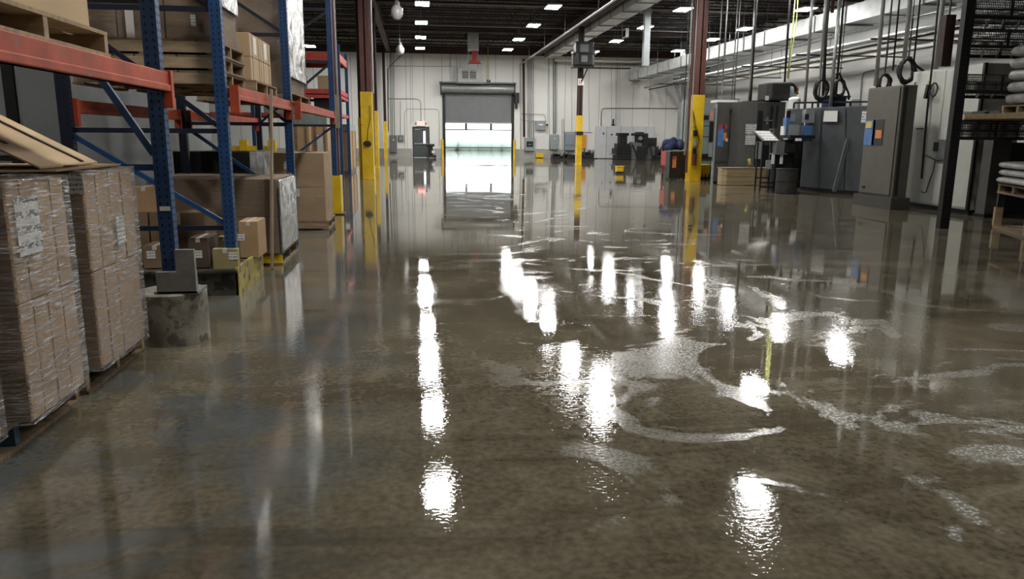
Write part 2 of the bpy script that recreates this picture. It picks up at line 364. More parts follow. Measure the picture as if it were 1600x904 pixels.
for gy in (8.9, 17.8, 26.9, 35.8, 44.6):
    g = MB(); g.box(XL, XR, gy - .06, gy + .06, 7.28, 7.44); structure(g.build('trim_%d' % n, BROWND)); n += 1
# outside, seen through the open shutter
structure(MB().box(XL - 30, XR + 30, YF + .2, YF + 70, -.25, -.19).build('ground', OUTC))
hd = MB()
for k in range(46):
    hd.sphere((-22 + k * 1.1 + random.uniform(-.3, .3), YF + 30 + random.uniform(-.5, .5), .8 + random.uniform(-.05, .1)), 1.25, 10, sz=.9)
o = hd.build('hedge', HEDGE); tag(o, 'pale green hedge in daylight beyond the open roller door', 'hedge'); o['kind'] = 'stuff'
fr = thing('glazed_gate', 'pale glazed gate frame with two upright bars outside the roller door', 'gate', ((dx0 + dx1) / 2, YF + 3, -.19))
gx0, gx1 = dx0 - .3, dx1 + .5
for p in (.28, .64):
    xx = gx0 + (gx1 - gx0) * (.36 if p < .5 else .69); MB().box(xx - .08, xx + .08, YF + 2.95, YF + 3.05, 1.98, 2.7).build('mullion', mat('dark gate frame', (.02, .022, .024), .6), fr)
for z in (1.92, .62): MB().box(gx0 - .6, gx1 + .6, YF + 2.96, YF + 3.04, z, z + .08).build('crossbar', mat('grey gate rail', (.07, .075, .08), .6), fr)
for xx in (gx0 - .6, gx1 + .6): MB().box(xx - .06, xx + .06, YF + 2.94, YF + 3.06, -.19, 3.2).build('post', CONDUIT, fr)

# roller door
d = structure(bpy.data.objects.new('door_1', None)); COL.objects.link(d); d.location = ((dx0 + dx1) / 2, YF, 0)
zsb = at(746, 191, YF)[1]
m = MB(); z = zsb
while z < dzt - .02:
    m.box(dx0 + .05, dx1 - .05, YF + .02, YF + .05, z + .006, z + .07); m.box(dx0 + .05, dx1 - .05, YF + .03, YF + .05, z, z + .006); z += .07
m.build('door_shutter', SHUT, d)
MB().box(dx0 + .05, dx1 - .05, YF - .005, YF + .06, zsb - .09, zsb).build('bottom_rail', GALV, d)
for s_, xx in ((1, dx0), (-1, dx1)): MB().box(xx - .09, xx + .09, YF - .1, YF + .06, 0, 4.5).build('guide_rail', BLACKM, d)
hz0, hz1 = at(746, 146, YF - .5)[1], at(746, 131, YF - .5)[1]
hx0, hx1 = at(689, 138, YF - .5)[0], at(804, 138, YF - .5)[0]
MB().cyl((hx0, YF - .32, (hz0 + hz1) / 2), (hx1, YF - .32, (hz0 + hz1) / 2), .31, 20).build('coil_hood', GALVD, d)
for xx in (hx0, hx1): MB().box(xx - .04, xx + .04, YF - .64, YF, hz0 - .1, hz1 + .1).build('hood_bracket', BLACKM, d)
MB().box(hx0 - .1, hx1 + .1, YF - .6, YF - .05, hz1 + .02, hz1 + .12).build('hood_flashing', MGREY, d)
MB().box(hx1 + .05, hx1 + .35, YF - .4, YF - .05, hz0 - .6, hz0 + .1).box(hx1 + .1, hx1 + .25, YF - .3, YF - .1, hz0 - 1.0, hz0 - .6).build('chain_hoist', BLACKM, d)
# exit door
d = structure(bpy.data.objects.new('door_2', None)); COL.objects.link(d); d.location = ((px0 + px1) / 2, YF, 0)
fw = .07
MB().box(px0, px0 + fw, YF - .03, YF + .1, 0, pzt).box(px1 - fw, px1, YF - .03, YF + .1, 0, pzt).box(px0, px1, YF - .03, YF + .1, pzt - fw, pzt).build('door_frame', mat('dark door frame paint', (.045, .05, .055), .5), d)
DOORM = mat('slate door paint', (.085, .095, .10), .45)
a, b_ = px0 + fw, px1 - fw; wx = b_ - a
MB().box(a, b_, YF, YF + .05, 0.01, pzt - fw).build('door_leaf', DOORM, d)
MB().box(a + wx * .66, a + wx * .80, YF - .012, YF + .0, .98, pzt - .30).build('vision_panel', GLOW, d)
MB().box(a + .06, b_ - .04, YF - .08, YF - .02, .92, 1.0).build('push_bar', GALV, d)
MB().box(a + .1, a + .45, YF - .07, YF - .005, pzt - .22, pzt - .15).bar((a + .42, YF - .04, pzt - .14), (a + .85, YF - .1, pzt - .14), .03, .03).build('door_closer', GALV, d)

# ================================================================== LAMPS
LX = [(.35, (48.8, 43.5, 38.0, 32.7, 27.3, 21.9, 16.5, 11.0, 5.5)), (5.78, (48.6, 43.4, 38.0, 32.6, 27.5, 22.6)), (11.3, (48.8, 43.2, 37.7, 32.3, 23.2)), (16.3, (47.2, 41.6, 37.3, 31.4, 26.4, 15.5)), (7.85, (15.9,)), (-6.3, (48.9,)), (4.5, (2.5,)), (-6.8, (5.0,))]  # left row's two nearest lamps and the final two entries: unseen, added for fill
LZ = 6.8
def lamp(x, y, label, first=None):
    if first: return dup(first, (x, y, LZ), label, 'LED high bay lamps under the roof')
    t = thing('ceiling_lamp', label, 'lamp', (x, y, LZ), 'LED high bay lamps under the roof')
    MB().box(x - .30, x + .30, y - .51, y + .51, LZ + .0, LZ + .07).build('housing', LGREY, t)
    MB().box(x - .27, x + .27, y - .48, y + .48, LZ - .012, LZ).build('diffuser', LED, t)
    for s in (-.35, .35): MB().cyl((x, y + s, LZ + .07), (x, y + s, 7.5), .008, 5).build('hanging_wire', GALVD, t)
    return t
names = {.35: 'left lamp row', 5.78: 'lamp row right of the roller door', 11.3: 'lamp row right of the central duct', 16.3: 'far right lamp row', 7.85: 'near the camera over the middle of the aisle', -6.3: 'above the far red beam rack', 4.5: 'added unseen nearest the camera over the open floor', -6.8: 'added unseen over the space behind the nearest rack'}
ordn = ['farthest', 'second farthest', 'third farthest', 'fourth farthest', 'fifth farthest', 'sixth farthest', 'seventh farthest', 'added unseen second nearest', 'added unseen nearest']
l0 = None
for X, ys in LX:
    for k, y in enumerate(ys):
        lab = ('white LED panel lamp, %s in the %s' % (ordn[k], names[X])) if len(ys) > 1 else 'white LED panel lamp ' + names[X]
        o = lamp(X, y, lab, l0)
        if l0 is None: l0 = o
for k, (qx, qy, Y) in enumerate(((620, 19, 30), (625, 78, 44))):
    X, Z = at(qx, qy, Y)
    t = thing('globe_lamp', ['unlit round glass lamp hanging left of the nearer lamps', 'unlit round glass lamp hanging close to the far wall'][k], 'lamp', (X, Y, Z - .25), 'unlit round glass lamps')
    MB().sphere((X, Y, Z), .24, 14, sz=1.15).build('glass_globe', GLOBE, t)
    MB().cyl((X, Y, Z + .24), (X, Y, Z + .40), .10, 12).build('cap', MGREY, t); MB().cyl((X, Y, Z + .40), (X, Y, 8.0), .012, 6).build('stem', GALVD, t)

# ================================================================== COLUMNS
def column(label, X, Y, w, d_, zy, mb=BROWN, guard=None):
    t = thing('steel_column', label, 'column', (X, Y, 0), 'building columns')
    m = MB(); m.box(X - w / 2, X + w / 2, Y - d_ / 2, Y - d_ / 2 + .03, 0, 7.06); m.box(X - w / 2, X + w / 2, Y + d_ / 2 - .03, Y + d_ / 2, 0, 7.06); m.box(X - .02, X + .02, Y - d_ / 2, Y + d_ / 2, 0, 7.06)
    m.build('shaft', mb, t)
    g = guard or (w / 2 + .02)
    if zy:
        m = MB(); m.box(X - g, X + g, Y - d_ / 2 - .05, Y + d_ / 2 + .05, .01, zy); m.box(X - g - .02, X + g + .02, Y - d_ / 2 - .07, Y + d_ / 2 + .07, .0, .03)
        m.build('yellow_guard', YEL, t, bevel=.01)
    return t
cl = column('maroon steel column with yellow base beside the storage racks', -1.66, 26.9, .36, .36, 2.95)
cx = -1.66
m = MB(); m.box(cx - .30, cx - .17, 27.05, 27.2, 0, 7.05); m.build('side_channel', BROWND, cl)
m = MB(); m.box(cx - .32, cx - .16, 26.98, 27.04, 0, 2.1); m.build('channel_guard', YEL, cl)
MB().cyl((cx + .24, 26.75, 2.9), (cx + .24, 26.75, 7.0), .035, 8).build('white_pipe', CONDUIT, cl)
MB().cyl((cx + .24, 26.75, .5), (cx + .24, 26.75, 2.9), .02, 8).build('cable', MGREY, cl)
MB().box(cx - .08, cx + .08, 26.58, 26.66, 1.13, 1.32).box(cx - .13, cx + .13, 26.61, 26.66, 1.17, 1.28).build('socket_box', BLACKP, cl)
MB().tube([(cx, 26.64, 1.33), (cx + .03, 26.63, 1.7), (cx + .12, 26.63, 2.0), (cx + .13, 26.64, 2.5)], .012).build('socket_cable', CABLE, cl)
column('thin maroon column with yellow base, second behind the racks', -1.8, 35.8, .14, .2, 2.6, BROWND)
column('slim maroon column with yellow base left of the grey wall panel', at(603, 240, 53.2)[0], 53.2, .18, .18, 2.45, BROWND)
cm = column('black column with yellow base carrying the hanging heater unit', 8.6, 40.0, .26, .26, 2.6, BROWND, .14)
cX, cY = 8.6, 40.0
MB().box(cX - .18, cX + .18, cY - .22, cY + .22, 1.60, 1.78).build('black_strap', BLACKP, cm)
s0 = at(906, 128, cY - .15)[1]
MB().box(cX - .16, cX + .16, cY - .17, cY - .14, s0 - .17, s0 + .17).build('number_plate', PAPER, cm)
MB().box(cX - .10, cX - .06, cY - .175, cY - .169, s0 - .12, s0 + .12).box(cX - .01, cX + .03, cY - .175, cY - .169, s0 - .12, s0 + .12).box(cX - .01, cX + .10, cY - .175, cY - .169, s0 + .09, s0 + .12).build('plate_marks', REDP, cm)
cr = column('maroon column with tall yellow base beside the black bin', 9.72, 25.9, .36, .36, 2.95)
cx = 9.72
for k, (dx, r, mt) in enumerate(((-.33, .045, BROWN), (-.42, .03, GALVD), (-.24, .02, CONDUIT), (-.52, .02, BLACKM))):
    MB().cyl((cx + dx, 25.7, (.3, .9, 1.4, 1.2)[k]), (cx + dx, 25.7, 7.0), r, 8).build('riser_pipe', mt, cr)
for z, w_, mt in ((1.55, .12, BLACKP), (1.22, .08, LGREY), (.95, .12, BLACKP)):
    MB().box(cx - .1 - w_ / 2, cx - .1 + w_ / 2, 25.56, 25.66, z, z + .2).build('outlet_box', mt, cr)
MB().cyl((cx - .12, 25.52, .55), (cx - .12, 25.52, .95), .085, 12).build('extinguisher', mat('dark red enamel', (.12, .02, .015), .4), cr)
MB().tube([(cx - .1, 25.6, 1.75), (cx - .18, 25.58, 2.0), (cx - .22, 25.6, 2.4), (cx - .1, 25.6, 1.9), (cx + .05, 25.6, 1.4), (cx - .02, 25.58, 1.15)], .012).build('loose_cable', CABLE, cr)
MB().box(cx + .17, cx + .22, 25.8, 26.0, 3.0, 3.25).build('clamp', BROWND, cr)
t = thing('brown_pipe', 'thin brown steel post rising just behind the last rack upright', 'pipe', (-1.93, 17.0, 0))
X, _ = at(524.5, 200, 17.0)
t.location.x = X
MB().box(X - .055, X + .055, 16.95, 17.05, 0, 7.1).build('brown_post', BROWN, t)
MB().cyl((X + .075, 16.98, 2.2), (X + .075, 16.98, 7.1), .014, 6).build('white_line', CONDUIT, t)
MB().box(X - .07, X + .1, 16.88, 16.94, 1.65, 2.35).build('wood_block', PLANK, t)

# hanging heater on the mid column
hx, hz = at(912, 84, cY - .6); hx -= .0
t = thing('unit_heater', 'dark hanging transformer unit strapped to the black column', 'heater', (hx, cY - .6, hz - .7))
q0, z1 = at(895, 66, cY - .6); q1, z0 = at(926, 106, cY - .6)
zm = at(912, 84, cY - .6)[1]
MB().box(q0 + .1, q1 - .05, cY - .95, cY - .35, zm, z1).build('cabinet', mat('dark slate enamel', (.028, .036, .04), .4, .2), t, bevel=.02)
MB().box(q0 + .32, q1 - .32, cY - .98, cY - .95, zm + .05, z1 - .12).build('front_panel', MGREY, t)
MB().prism([(q0, cY - .7), (q0 + .2, cY - 1.0), (q1 - .1, cY - 1.0), (q1 + .05, cY - .7), (q1 + .05, cY - .35), (q0, cY - .35)], z0 + .1, zm).build('lower_housing', BLACKM, t, bevel=.03)
MB().box(q0 + .38, q1 - .38, cY - 1.03, cY - 1.0, z0 + .25, zm - .12).build('vent_grille', MGREY, t)
for xx in (q0 - .02, q1 + .03): MB().sphere((xx, cY - .8, zm + .02), .11, 8).build('lamp_head', GALV, t)
MB().box(q0, q1, cY - .9, cY - .14, z0, z0 + .08).bar((cX, cY - .14, z0 - .75), (q1 - .2, cY - .3, z0), .05, .05).build('bracket', BLACKM, t)

# ================================================================== DUCTS
def duct(name, label, x0, x1, y0, y1, z0, z1, step, mt=DUCT, rods=True):
    t = thing(name, label, 'duct', ((x0 + x1) / 2, (y0 + y1) / 2, z0))
    MB().box(x0, x1, y0, y1, z0, z1).build('duct_body', mt, t)
    y = y0; k = 0
    while y <= y1 + .01:
        m = MB(); e = .025
        for a in ((x0 - e, x0, z0 - e, z1 + e), (x1, x1 + e, z0 - e, z1 + e), (x0, x1, z0 - e, z0), (x0, x1, z1, z1 + e)): m.box(a[0], a[1], y - .015, y + .015, a[2], a[3])
        m.build('joint_flange', GALVD, t)
        if rods and k % 2 == 0:
            for xx in (x0 - .05, x1 + .05): MB().cyl((xx, y, z0 - .02), (xx, y, 7.5), .009, 5).build('hanger_rod', GALVD, t)
            MB().box(x0 - .08, x1 + .08, y - .02, y + .02, z0 - .06, z0 - .026).build('hanger_bar', GALVD, t)
        y += step; k += 1
    return t
duct('air_duct', 'long square metal duct running down the centre of the ceiling', 8.95, 9.75, 8, 53.6, 6.82, 7.42, 2.1)
duct('air_duct', 'long wrinkled metal duct above the machines along the right side', 15.0, 16.0, 5, 53.7, 5.45, 6.03, 2.1)
X, Z = at(955, 52, 36)
t = thing('duct_branch', 'short side duct elbow beside the central duct', 'duct', (X, 36, Z - .3))
MB().box(9.78, X + .6, 35.7, 36.2, Z - .15, Z + .15).build('branch', DUCT, t); MB().box(X + .6, X + .75, 35.65, 36.25, Z - .2, Z + .2).build('end_collar', GALVD, t); MB().cyl((X + .5, 35.95, Z + .15), (X + .5, 35.95, 7.5), .012, 6).build('hanger_rod', GALVD, t)
X, Zt = at(1012, 12, 34.0); _, Zb = at(1012, 103, 34.0)
t = thing('vent_pipe', 'pale square pipe hanging down right of the central duct', 'pipe', (X, 34, Zb))
MB().box(X - .135, X + .135, 33.87, 34.13, Zb, 8.0).build('pipe_body', LGREY, t); MB().box(X - .16, X + .16, 33.85, 34.15, 6.9, 6.96).build('collar', GALVD, t)
# pipes along the hall
def pipe(label, pts, r=.03, mt=GALVD, name='conduit', cat='pipe', group=None, n=8):
    return tag(MB().tube(pts, r, n).build(name, mt), label, cat, group)
pipe('long thin steel pipe running beside the central duct towards the far wall', [(7.34, 5, 6.45), (7.34, 53.7, 6.45)], .055, GALV)
for k in range(6):
    Y = (16, 24, 31, 38, 44, 50)[k]
    pipe('thin hanger rod of the long ceiling pipe, %s from the camera' % ('first', 'second', 'third', 'fourth', 'fifth', 'sixth', 'seventh', 'eighth')[k], [(7.34, Y, 6.5), (7.34, Y, 7.5)], .022, GALVD, 'hanger_rod', 'rod', 'hanger rods of the long ceiling pipe', 6)
for k, (x, z, r, mt) in enumerate(((14.3, 4.55, .05, GALV), (14.6, 4.45, .04, BLACKM), (14.9, 4.7, .06, GALVD), (15.3, 4.6, .045, BLACKM), (15.7, 4.8, .05, GALV), (16.4, 5.0, .08, BLACKM), (17.4, 5.0, .06, GALV), (13.4, 4.72, .035, GALV))):
    pipe('long service pipe under the right-hand duct, %s of the eight counted from the aisle' % ('first', 'second', 'third', 'fourth', 'fifth', 'sixth', 'seventh', 'eighth')[k], [(x * 1.12, 5, z * 1.12 - .18), (x * 1.12, 53, z * 1.12 - .18)], r, mt, 'service_pipe', 'pipe', 'service pipes under the right-hand duct')
for k, Y in enumerate((12, 16, 20, 24, 29, 34, 40, 46)):
    t = thing('pipe_rack', 'strut rack holding the service pipes at right, %s nearest the camera' % ('first', 'second', 'third', 'fourth', 'fifth', 'sixth', 'seventh', 'eighth')[k], 'bracket', (17, Y, 4.72), 'strut racks along the right-hand duct')
    MB().box(14.8, 19.7, Y - .03, Y + .03, 4.68, 4.73).build('crossbar', BLACKM, t)
    for xx in (16.2, 19.6): MB().cyl((xx, Y, 4.73), (xx, Y, 7.5), .012, 6).build('hanger_rod', BLACKM, t)
# cross pipes under the joists
for k, (Y, z) in enumerate(((35.0, 7.2), (41.0, 7.1), (29.5, 7.25))):
    pipe('thin steel pipe crossing under the roof, %s' % ['third from the far wall', 'second from the far wall', 'nearest the camera'][k], [(-9, Y, z), (18, Y, z)], .025, GALVD)
pipe('bright white pipe crossing the hall just before the far wall', [(9.5, 52.5, 6.62), (19.8, 52.5, 6.62)], .09, WHITEP)

# ================================================================== FAR WALL FITTINGS
YW = YF - .02
def wp(px, py, y=YW): X, Z = at(px, py, y); return (X, y, Z)
def wpipe(label, pix, r=.02, mt=GALVD, y=None, group=None, name='conduit'):
    yy = y or (YF - .02 - r)
    return pipe(label, [wp(a, b, yy) for a, b in pix], r, mt, name, 'pipe', group, 6)
def curve(a, c, b, n=5):
    """pixels along a rounded corner c between a and b"""
    return [((1 - t) ** 2 * a[0] + 2 * t * (1 - t) * c[0] + t * t * b[0], (1 - t) ** 2 * a[1] + 2 * t * (1 - t) * c[1] + t * t * b[1]) for t in [k / n for k in range(n + 1)]]
G1 = 'conduits rising from the left grey panel'
for k, x_ in enumerate((611, 613.5, 616.5)): wpipe('thin conduit rising from the tall grey panel by the exit door, %s one' % ('left', 'middle', 'right')[k], [(x_ - (211 - 82) * .012, 82), (x_, 211)], .022, GALVD, None, G1)
wpipe('thin conduit dropping to the small grey box', [(625.5, 158), (626, 211)], .014, GALVD)
wpipe('conduit curving down to the exit sign', [(607, 154)] + curve((650, 154.5), (657.5, 155), (657.5, 164)) + [(658, 189)], .02, GALVD)
wpipe('looped conduit ending low beside the exit door', [(632.5, 232)] + curve((632, 180), (632, 170), (640, 170)) + [(680, 170.5)] + curve((680, 170.5), (686, 170.5), (686, 178)) + [(686.5, 228)], .013, GALVD)
wpipe('conduit pair left of the exit door, left pipe', [(641, 82), (642, 194)], .012, CONDUIT)
wpipe('conduit pair left of the exit door, right pipe', [(644, 82), (645.5, 190)], .012, CONDUIT)
wpipe('level conduit high on the wall left of the door heater', [(606, 103), (715, 104)], .022, CONDUIT)
wpipe('slanting pipe dropping from the roof in the left corner', [(633, 81), (611, 102), (606, 108), (607, 205)], .035, GALVD)
wpipe('thin conduit above the exit door running to the roof', [(703, 80), (703.5, 104)], .014, GALVD)
G2 = 'conduits above the meter panel'
for k, x_ in enumerate((824.5, 827, 830, 833)): wpipe('grey conduit rising from the meter panel right of the door, %s from the left' % ('first', 'second', 'third', 'fourth')[k], [(x_, 92), (x_ + .5, 215)], .03, CONDUIT, None, G2)
wpipe('thick dark pipe right of the roller door', [(818, 92), (819, 214)], .08, BROWND, YF - .15)
wpipe('thin conduit left of the dark pipe', [(812.5, 100), (814, 245)], .018, GALVD)
wpipe('bent conduit running to the disconnect box', [(814, 178), (848, 178.5)] + curve((848, 178.5), (852, 179), (852, 184)) + [(852.5, 189)], .018, GALVD, YF - .12)
wpipe('lower bent conduit running to the disconnect box', curve((813.5, 182), (813.5, 188.5), (819, 188.5)) + [(838, 189)], .018, GALVD, YF - .12)
for k, x_ in enumerate((865, 868)): wpipe('grey conduit above the middle wall panel, %s of the pair' % ('left', 'right')[k], [(x_, 90), (x_ - .2, 209)], .04, LGREY, None, 'conduit pair above the middle wall panel')
wpipe('thin conduit just right of the conduit pair', [(870.5, 90), (870, 208)], .012, GALVD)
wpipe('level conduit behind the yellow column base', [(880, 206.3), (925, 206.8)], .02, GALVD)
wpipe('conduit hoop right of the black column', [(939, 197)] + curve((939.5, 176), (939.5, 169), (946, 169)) + [(1075, 169.5)], .03, GALVD)
wpipe('small hooped conduit with valves beside the panels', [(879, 236), (878, 188)] + curve((878, 188), (879, 184.5), (881, 188)) + [(881.5, 236)], .016, GALVD)
wpipe('thin conduit from roof to the wall right of the conduits', [(858, 92), (858, 240)], .012, GALVD)
for k, x_ in enumerate((893, 920, 955, 962, 965, 968)): wpipe('thin vertical conduit on the far wall, %s right of the middle wall panels' % ('first', 'second', 'third', 'fourth', 'fifth', 'sixth', 'seventh', 'eighth')[k], [(x_, 96), (x_ + .6, 206)], .012, CONDUIT, None, 'thin vertical conduits behind the press')
wpipe('brown pipe crossing the wall above the machines', [(895, 105.5), (985, 107)], .045, BROWND)
def panel(name, label, px0_, py0_, px1_, py1_, dep, mt, extra=None, y=YF - .025):
    (X0, Z1), (X1, Z0) = at(px0_, py0_, y - dep), at(px1_, py1_, y - dep)
    t = thing(name, label, 'panel', ((X0 + X1) / 2, y - dep / 2, Z0))
    MB().box(X0, X1, y - dep, y, Z0, Z1).build('enclosure', mt, t, bevel=.01)
    MB().box(X0 + .04, X1 - .04, y - dep - .015, y - dep, Z0 + .04, Z1 - .04).build('panel_door', mt, t)
    if extra: extra(t, X0, X1, y - dep - .015, Z0, Z1)
    return t
def knob(t, a, b, y, c, d_): MB().box((a + b) / 2 - .03, (a + b) / 2 + .05, y - .03, y, c + (d_ - c) * .7, c + (d_ - c) * .78).build('latch', PAPER, t)
EPG = MGREY
panel('electrical_panel', 'tall grey electrical panel left of the exit door', 609, 211, 620.5, 238.5, .25, EPG, knob)
panel('electrical_panel', 'small square grey box between the tall panel and the exit door', 622, 211, 630.5, 220.5, .15, EPG, lambda t, a, b, y, c, d_: MB().box(a + .08, b - .08, y - .02, y, c + .1, d_ - .1).build('cover_plate', LGREY, t))
def meter(t, a, b, y, c, d_):
    MB().box(a + .12, b - .12, y - .02, y, c + .3, d_ - .25).build('window', GLASS, t); MB().box((a + b) / 2 - .12, (a + b) / 2 + .12, y - .035, y - .02, c + .45, d_ - .45).build('meter', LGREY, t)
panel('meter_panel', 'light grey meter panel with dark window right of the roller door', 820, 215, 835.5, 236, .25, LGREY, meter)
def disc(t, a, b, y, c, d_):
    MB().box(a + .2, b - .2, y - .01, y, d_ - .32, d_ - .2).build('sticker', PAPER, t); MB().box(b, b + .15, y - .02, y + .08, c + .3, c + .42).build('switch_handle', BLACKP, t)
panel('disconnect_box', 'square grey disconnect box above the meter panel', 837.5, 188.5, 853, 203, .25, LGREY, disc)
panel('electrical_panel', 'light grey tall box below the conduit pair', 860.5, 210, 873, 233.5, .3, LGREY, knob)
panel('electrical_panel', 'blue grey cabinet with lower seam left of the yellow column base', 883, 208, 898, 235, .3, mat('blue grey enamel', (.26, .30, .34), .45), lambda t, a, b, y, c, d_: MB().box(a, b, y - .01, y, c + .35, c + .38).build('seam', BLACKM, t))
panel('orange_box', 'orange wall box behind the yellow column base', 898.5, 210, 916, 231.5, .12, mat('orange enamel', (.75, .33, .03), .5))
panel('yellow_box', 'small yellow box on the floor below the meter panel', 838, 240, 849, 246.2, .3, YEL)
for k, (a, b_, c_, e, dd) in enumerate(((931, 197, 1021, 246, .08),)):
    (X0, Z1), (X1, Z0) = at(a, b_, YF - 1.2), at(c_, e, YF - 1.2)
    t = thing('white_partition', 'low white panel partition behind the black press', 'partition', ((X0 + X1) / 2, YF - 1.2, 0))
    PW = mat('pale board', (.60, .61, .63), .5, 0, .06, 2)
    MB().box(X0, X1, YF - 1.2, YF - 1.1, .05, Z1).build('board', PW, t)
    for x_ in (.18, .42, .63, .84): MB().box(X0 + (X1 - X0) * x_, X0 + (X1 - X0) * x_ + .03, YF - 1.22, YF - 1.2, .05, Z1).build('batten', LGREY, t)
    for x_, z_ in ((.12, .75), (.26, .72), (.4, .5), (.75, .72), (.3, .28)): MB().box(X0 + (X1 - X0) * x_, X0 + (X1 - X0) * x_ + .1, YF - 1.24, YF - 1.2, Z1 * z_, Z1 * z_ + .12).build('bracket', BLACKM, t)
    for x_ in (.02, .97): MB().box(X0 + (X1 - X0) * x_, X0 + (X1 - X0) * x_ + .06, YF - 1.25, YF - 1.05, 0, .06).build('foot', BLACKM, t)
X, Z = at(957, 196, YF - 1.15); MBt = MB().box(X - .06, X + .12, YF - 1.3, YF - 1.1, Z - .03, Z + .1).box(X - .02, X + .08, YF - 1.25, YF - 1.15, Z + .1, Z + .45)
tag(MBt.build('sprayer_bottle', BLACKP), 'black bottle shaped tool standing on the white partition', 'tool')
panel('white_notice', 'white blank board on the wall below the disconnect box', 838, 211, 858, 233, .03, PAPER)
# exit sign
X, Z = at(657.5, 192.5, YF - .1)
t = thing('exit_sign', 'small red lit exit sign above the grey exit door', 'sign', (X, YF - .06, Z - .17))
MB().box(X - .27, X + .27, YF - .12, YF, Z - .17, Z + .15).build('sign_box', EXITW, t)
MB().box(X - .1, X + .1, YF - .14, YF, Z + .15, Z + .2).box(X - .3, X + .3, YF - .12, YF - .02, Z - .2, Z - .17).build('sign_mount', LGREY, t)
fc = bpy.data.curves.new('exit lettering', 'FONT'); fc.body = 'EXIT'; fc.size = .24; fc.align_x = 'CENTER'; fc.align_y = 'CENTER'; fc.extrude = .004; fc.materials.append(EXITR)
o = bpy.data.objects.new('font_source', fc); me = bpy.data.meshes.new_from_object(o); bpy.data.objects.remove(o); o = bpy.data.objects.new('sign_lettering', me); COL.objects.link(o); o.parent = t; o.location = (0, -.066, .16); o.rotation_euler = (math.pi / 2, 0, 0)
for s in (-1, 1): MB().sphere((X + s * .34, YF - .1, Z), .06, 8).build('emergency_lamp', MGREY, t)
# door heater and its vent
X0, Z1 = at(715, 106, YF - .7); X1, Z0 = at(753, 129, YF - .7)
t = thing('door_heater', 'white box heater with louvres above the roller door', 'heater', ((X0 + X1) / 2, YF - .4, Z0))
MB().box(X0, X1, YF - .8, YF - .02, Z0, Z1).build('casing', mat('aged white enamel', (.50, .50, .46), .5), t, bevel=.02)
gx0_, gz1 = at(722, 110, YF - .82); gx1_, gz0 = at(744, 123.5, YF - .82)
m = MB(); m.box(gx0_, gx1_, YF - .82, YF - .80, gz0, gz1, 0)
for k in range(5): m.box(gx0_, gx1_, YF - .85, YF - .82, gz0 + (gz1 - gz0) * (k + .35) / 5, gz0 + (gz1 - gz0) * (k + .6) / 5, 1)
m.box((gx0_ + gx1_) / 2 - .02, (gx0_ + gx1_) / 2 + .02, YF - .86, YF - .82, gz0, gz1, 1)
m.build('louvre', [BLACKP, PAPER], t)
for xx in (X0 - .06, X1 + .06): MB().box(xx - .03, xx + .03, YF - .7, YF - .64, Z0, 7.0).build('support_post', GALVD, t)
MB().box(X0 - .1, X1 + .1, YF - .85, YF - .02, Z0 - .1, Z0).build('shelf', MGREY, t)
YV = 48.; a, zt = at(731, 54, YV); b_, zb = at(748, 79, YV)
t = thing('roof_vent', 'square grey vent duct dropping from the roof above the door heater', 'duct', ((a + b_) / 2, YV, zb))
MB().box(a, b_, YV, YV + .5, zb, 7.9).build('vent_duct', DUCT, t)
for xx in (a + .03, b_ - .07): MB().box(xx, xx + .04, YV + .2, YV + .26, zb - .85, zb).build('vent_leg', GALVD, t)
a, zt = at(738, 87, YV); b_, zb2 = at(746, 98, YV); xm = (a + b_) / 2
t = thing('red_motor', 'red actuator motor hanging below the square vent duct', 'motor', (xm, YV + .2, zb2))
MB().box(xm - .33, xm + .33, YV + .05, YV + .4, zb2, zb2 + .16).box(xm - .17, xm + .17, YV + .1, YV + .35, zb2 + .16, zb).build('motor_body', REDP, t)
MB().box(xm - .42, xm + .42, YV + .2, YV + .26, zb2 - .05, zb2).build('mount_strap', MGREY, t)
wpipe('thin yellow gas line dropping to the roller door hood', [(762, 60), (763.5, 128)], .03, YCORD, YF - .5)
X, Z = at(763.5, 128, YF - .5); tag(MB().box(X - .12, X - .04, YF - .55, YF - .45, Z - .1, Z + .15).box(X + .04, X + .12, YF - .55, YF - .45, Z - .1, Z + .15).box(X - .1, X + .1, YF - .55, YF - .45, Z - .03, Z + .05).build('gas_valve', BLACKP), 'small black valve on top of the roller door hood', 'valve')
for k, (px_, lab) in enumerate(((691, 'yellow bollard at the left side of the roller door'), (804, 'yellow bollard at the right side of the roller door'))):
    X = at(px_, 230, YF - .6)[0]
    t = thing('bollard', lab, 'bollard', (X, YF - .6, 0), 'bollards at the roller door')
    MB().cyl((X, YF - .6, 0), (X, YF - .6, 1.22), .09, 14).sphere((X, YF - .6, 1.22), .09, 10, sz=.5).build('bollard_post', YEL, t)
# floor scrubber / bin by the exit door
X0 = at(666, 235, YF - 1)[0]; X1 = at(679, 235, YF - 1)[0]
t = thing('cleaning_cart', 'black cleaning cart standing in front of the exit door', 'cart', ((X0 + X1) / 2, YF - 1, 0))
MB().box(X0, X1, YF - 1.25, YF - .8, .78, .95).build('top_tray', BLACKP, t, bevel=.02)
MB().prism([(X0 + .12, YF - 1.2), (X1 - .12, YF - 1.2), (X1 - .12, YF - .85), (X0 + .12, YF - .85)], .2, .78).build('cart_body', BLACKP, t, bevel=.03)
MB().box(X0 - .02, X1 + .1, YF - 1.3, YF - .75, .06, .2).build('cart_base', BLACKP, t)
MB().box(X1 - .2, X1 + .02, YF - 1.3, YF - 1.26, .35, .5).build('white_panel', PAPER, t)
for xx in (X0 + .1, X1): 
    for yy in (YF - 1.2, YF - .85): MB().cyl((xx - .02, yy, .05), (xx + .03, yy, .05), .05, 10).build('wheel', BLACKM, t)
X = at(683, 240, YF - .8)[0]
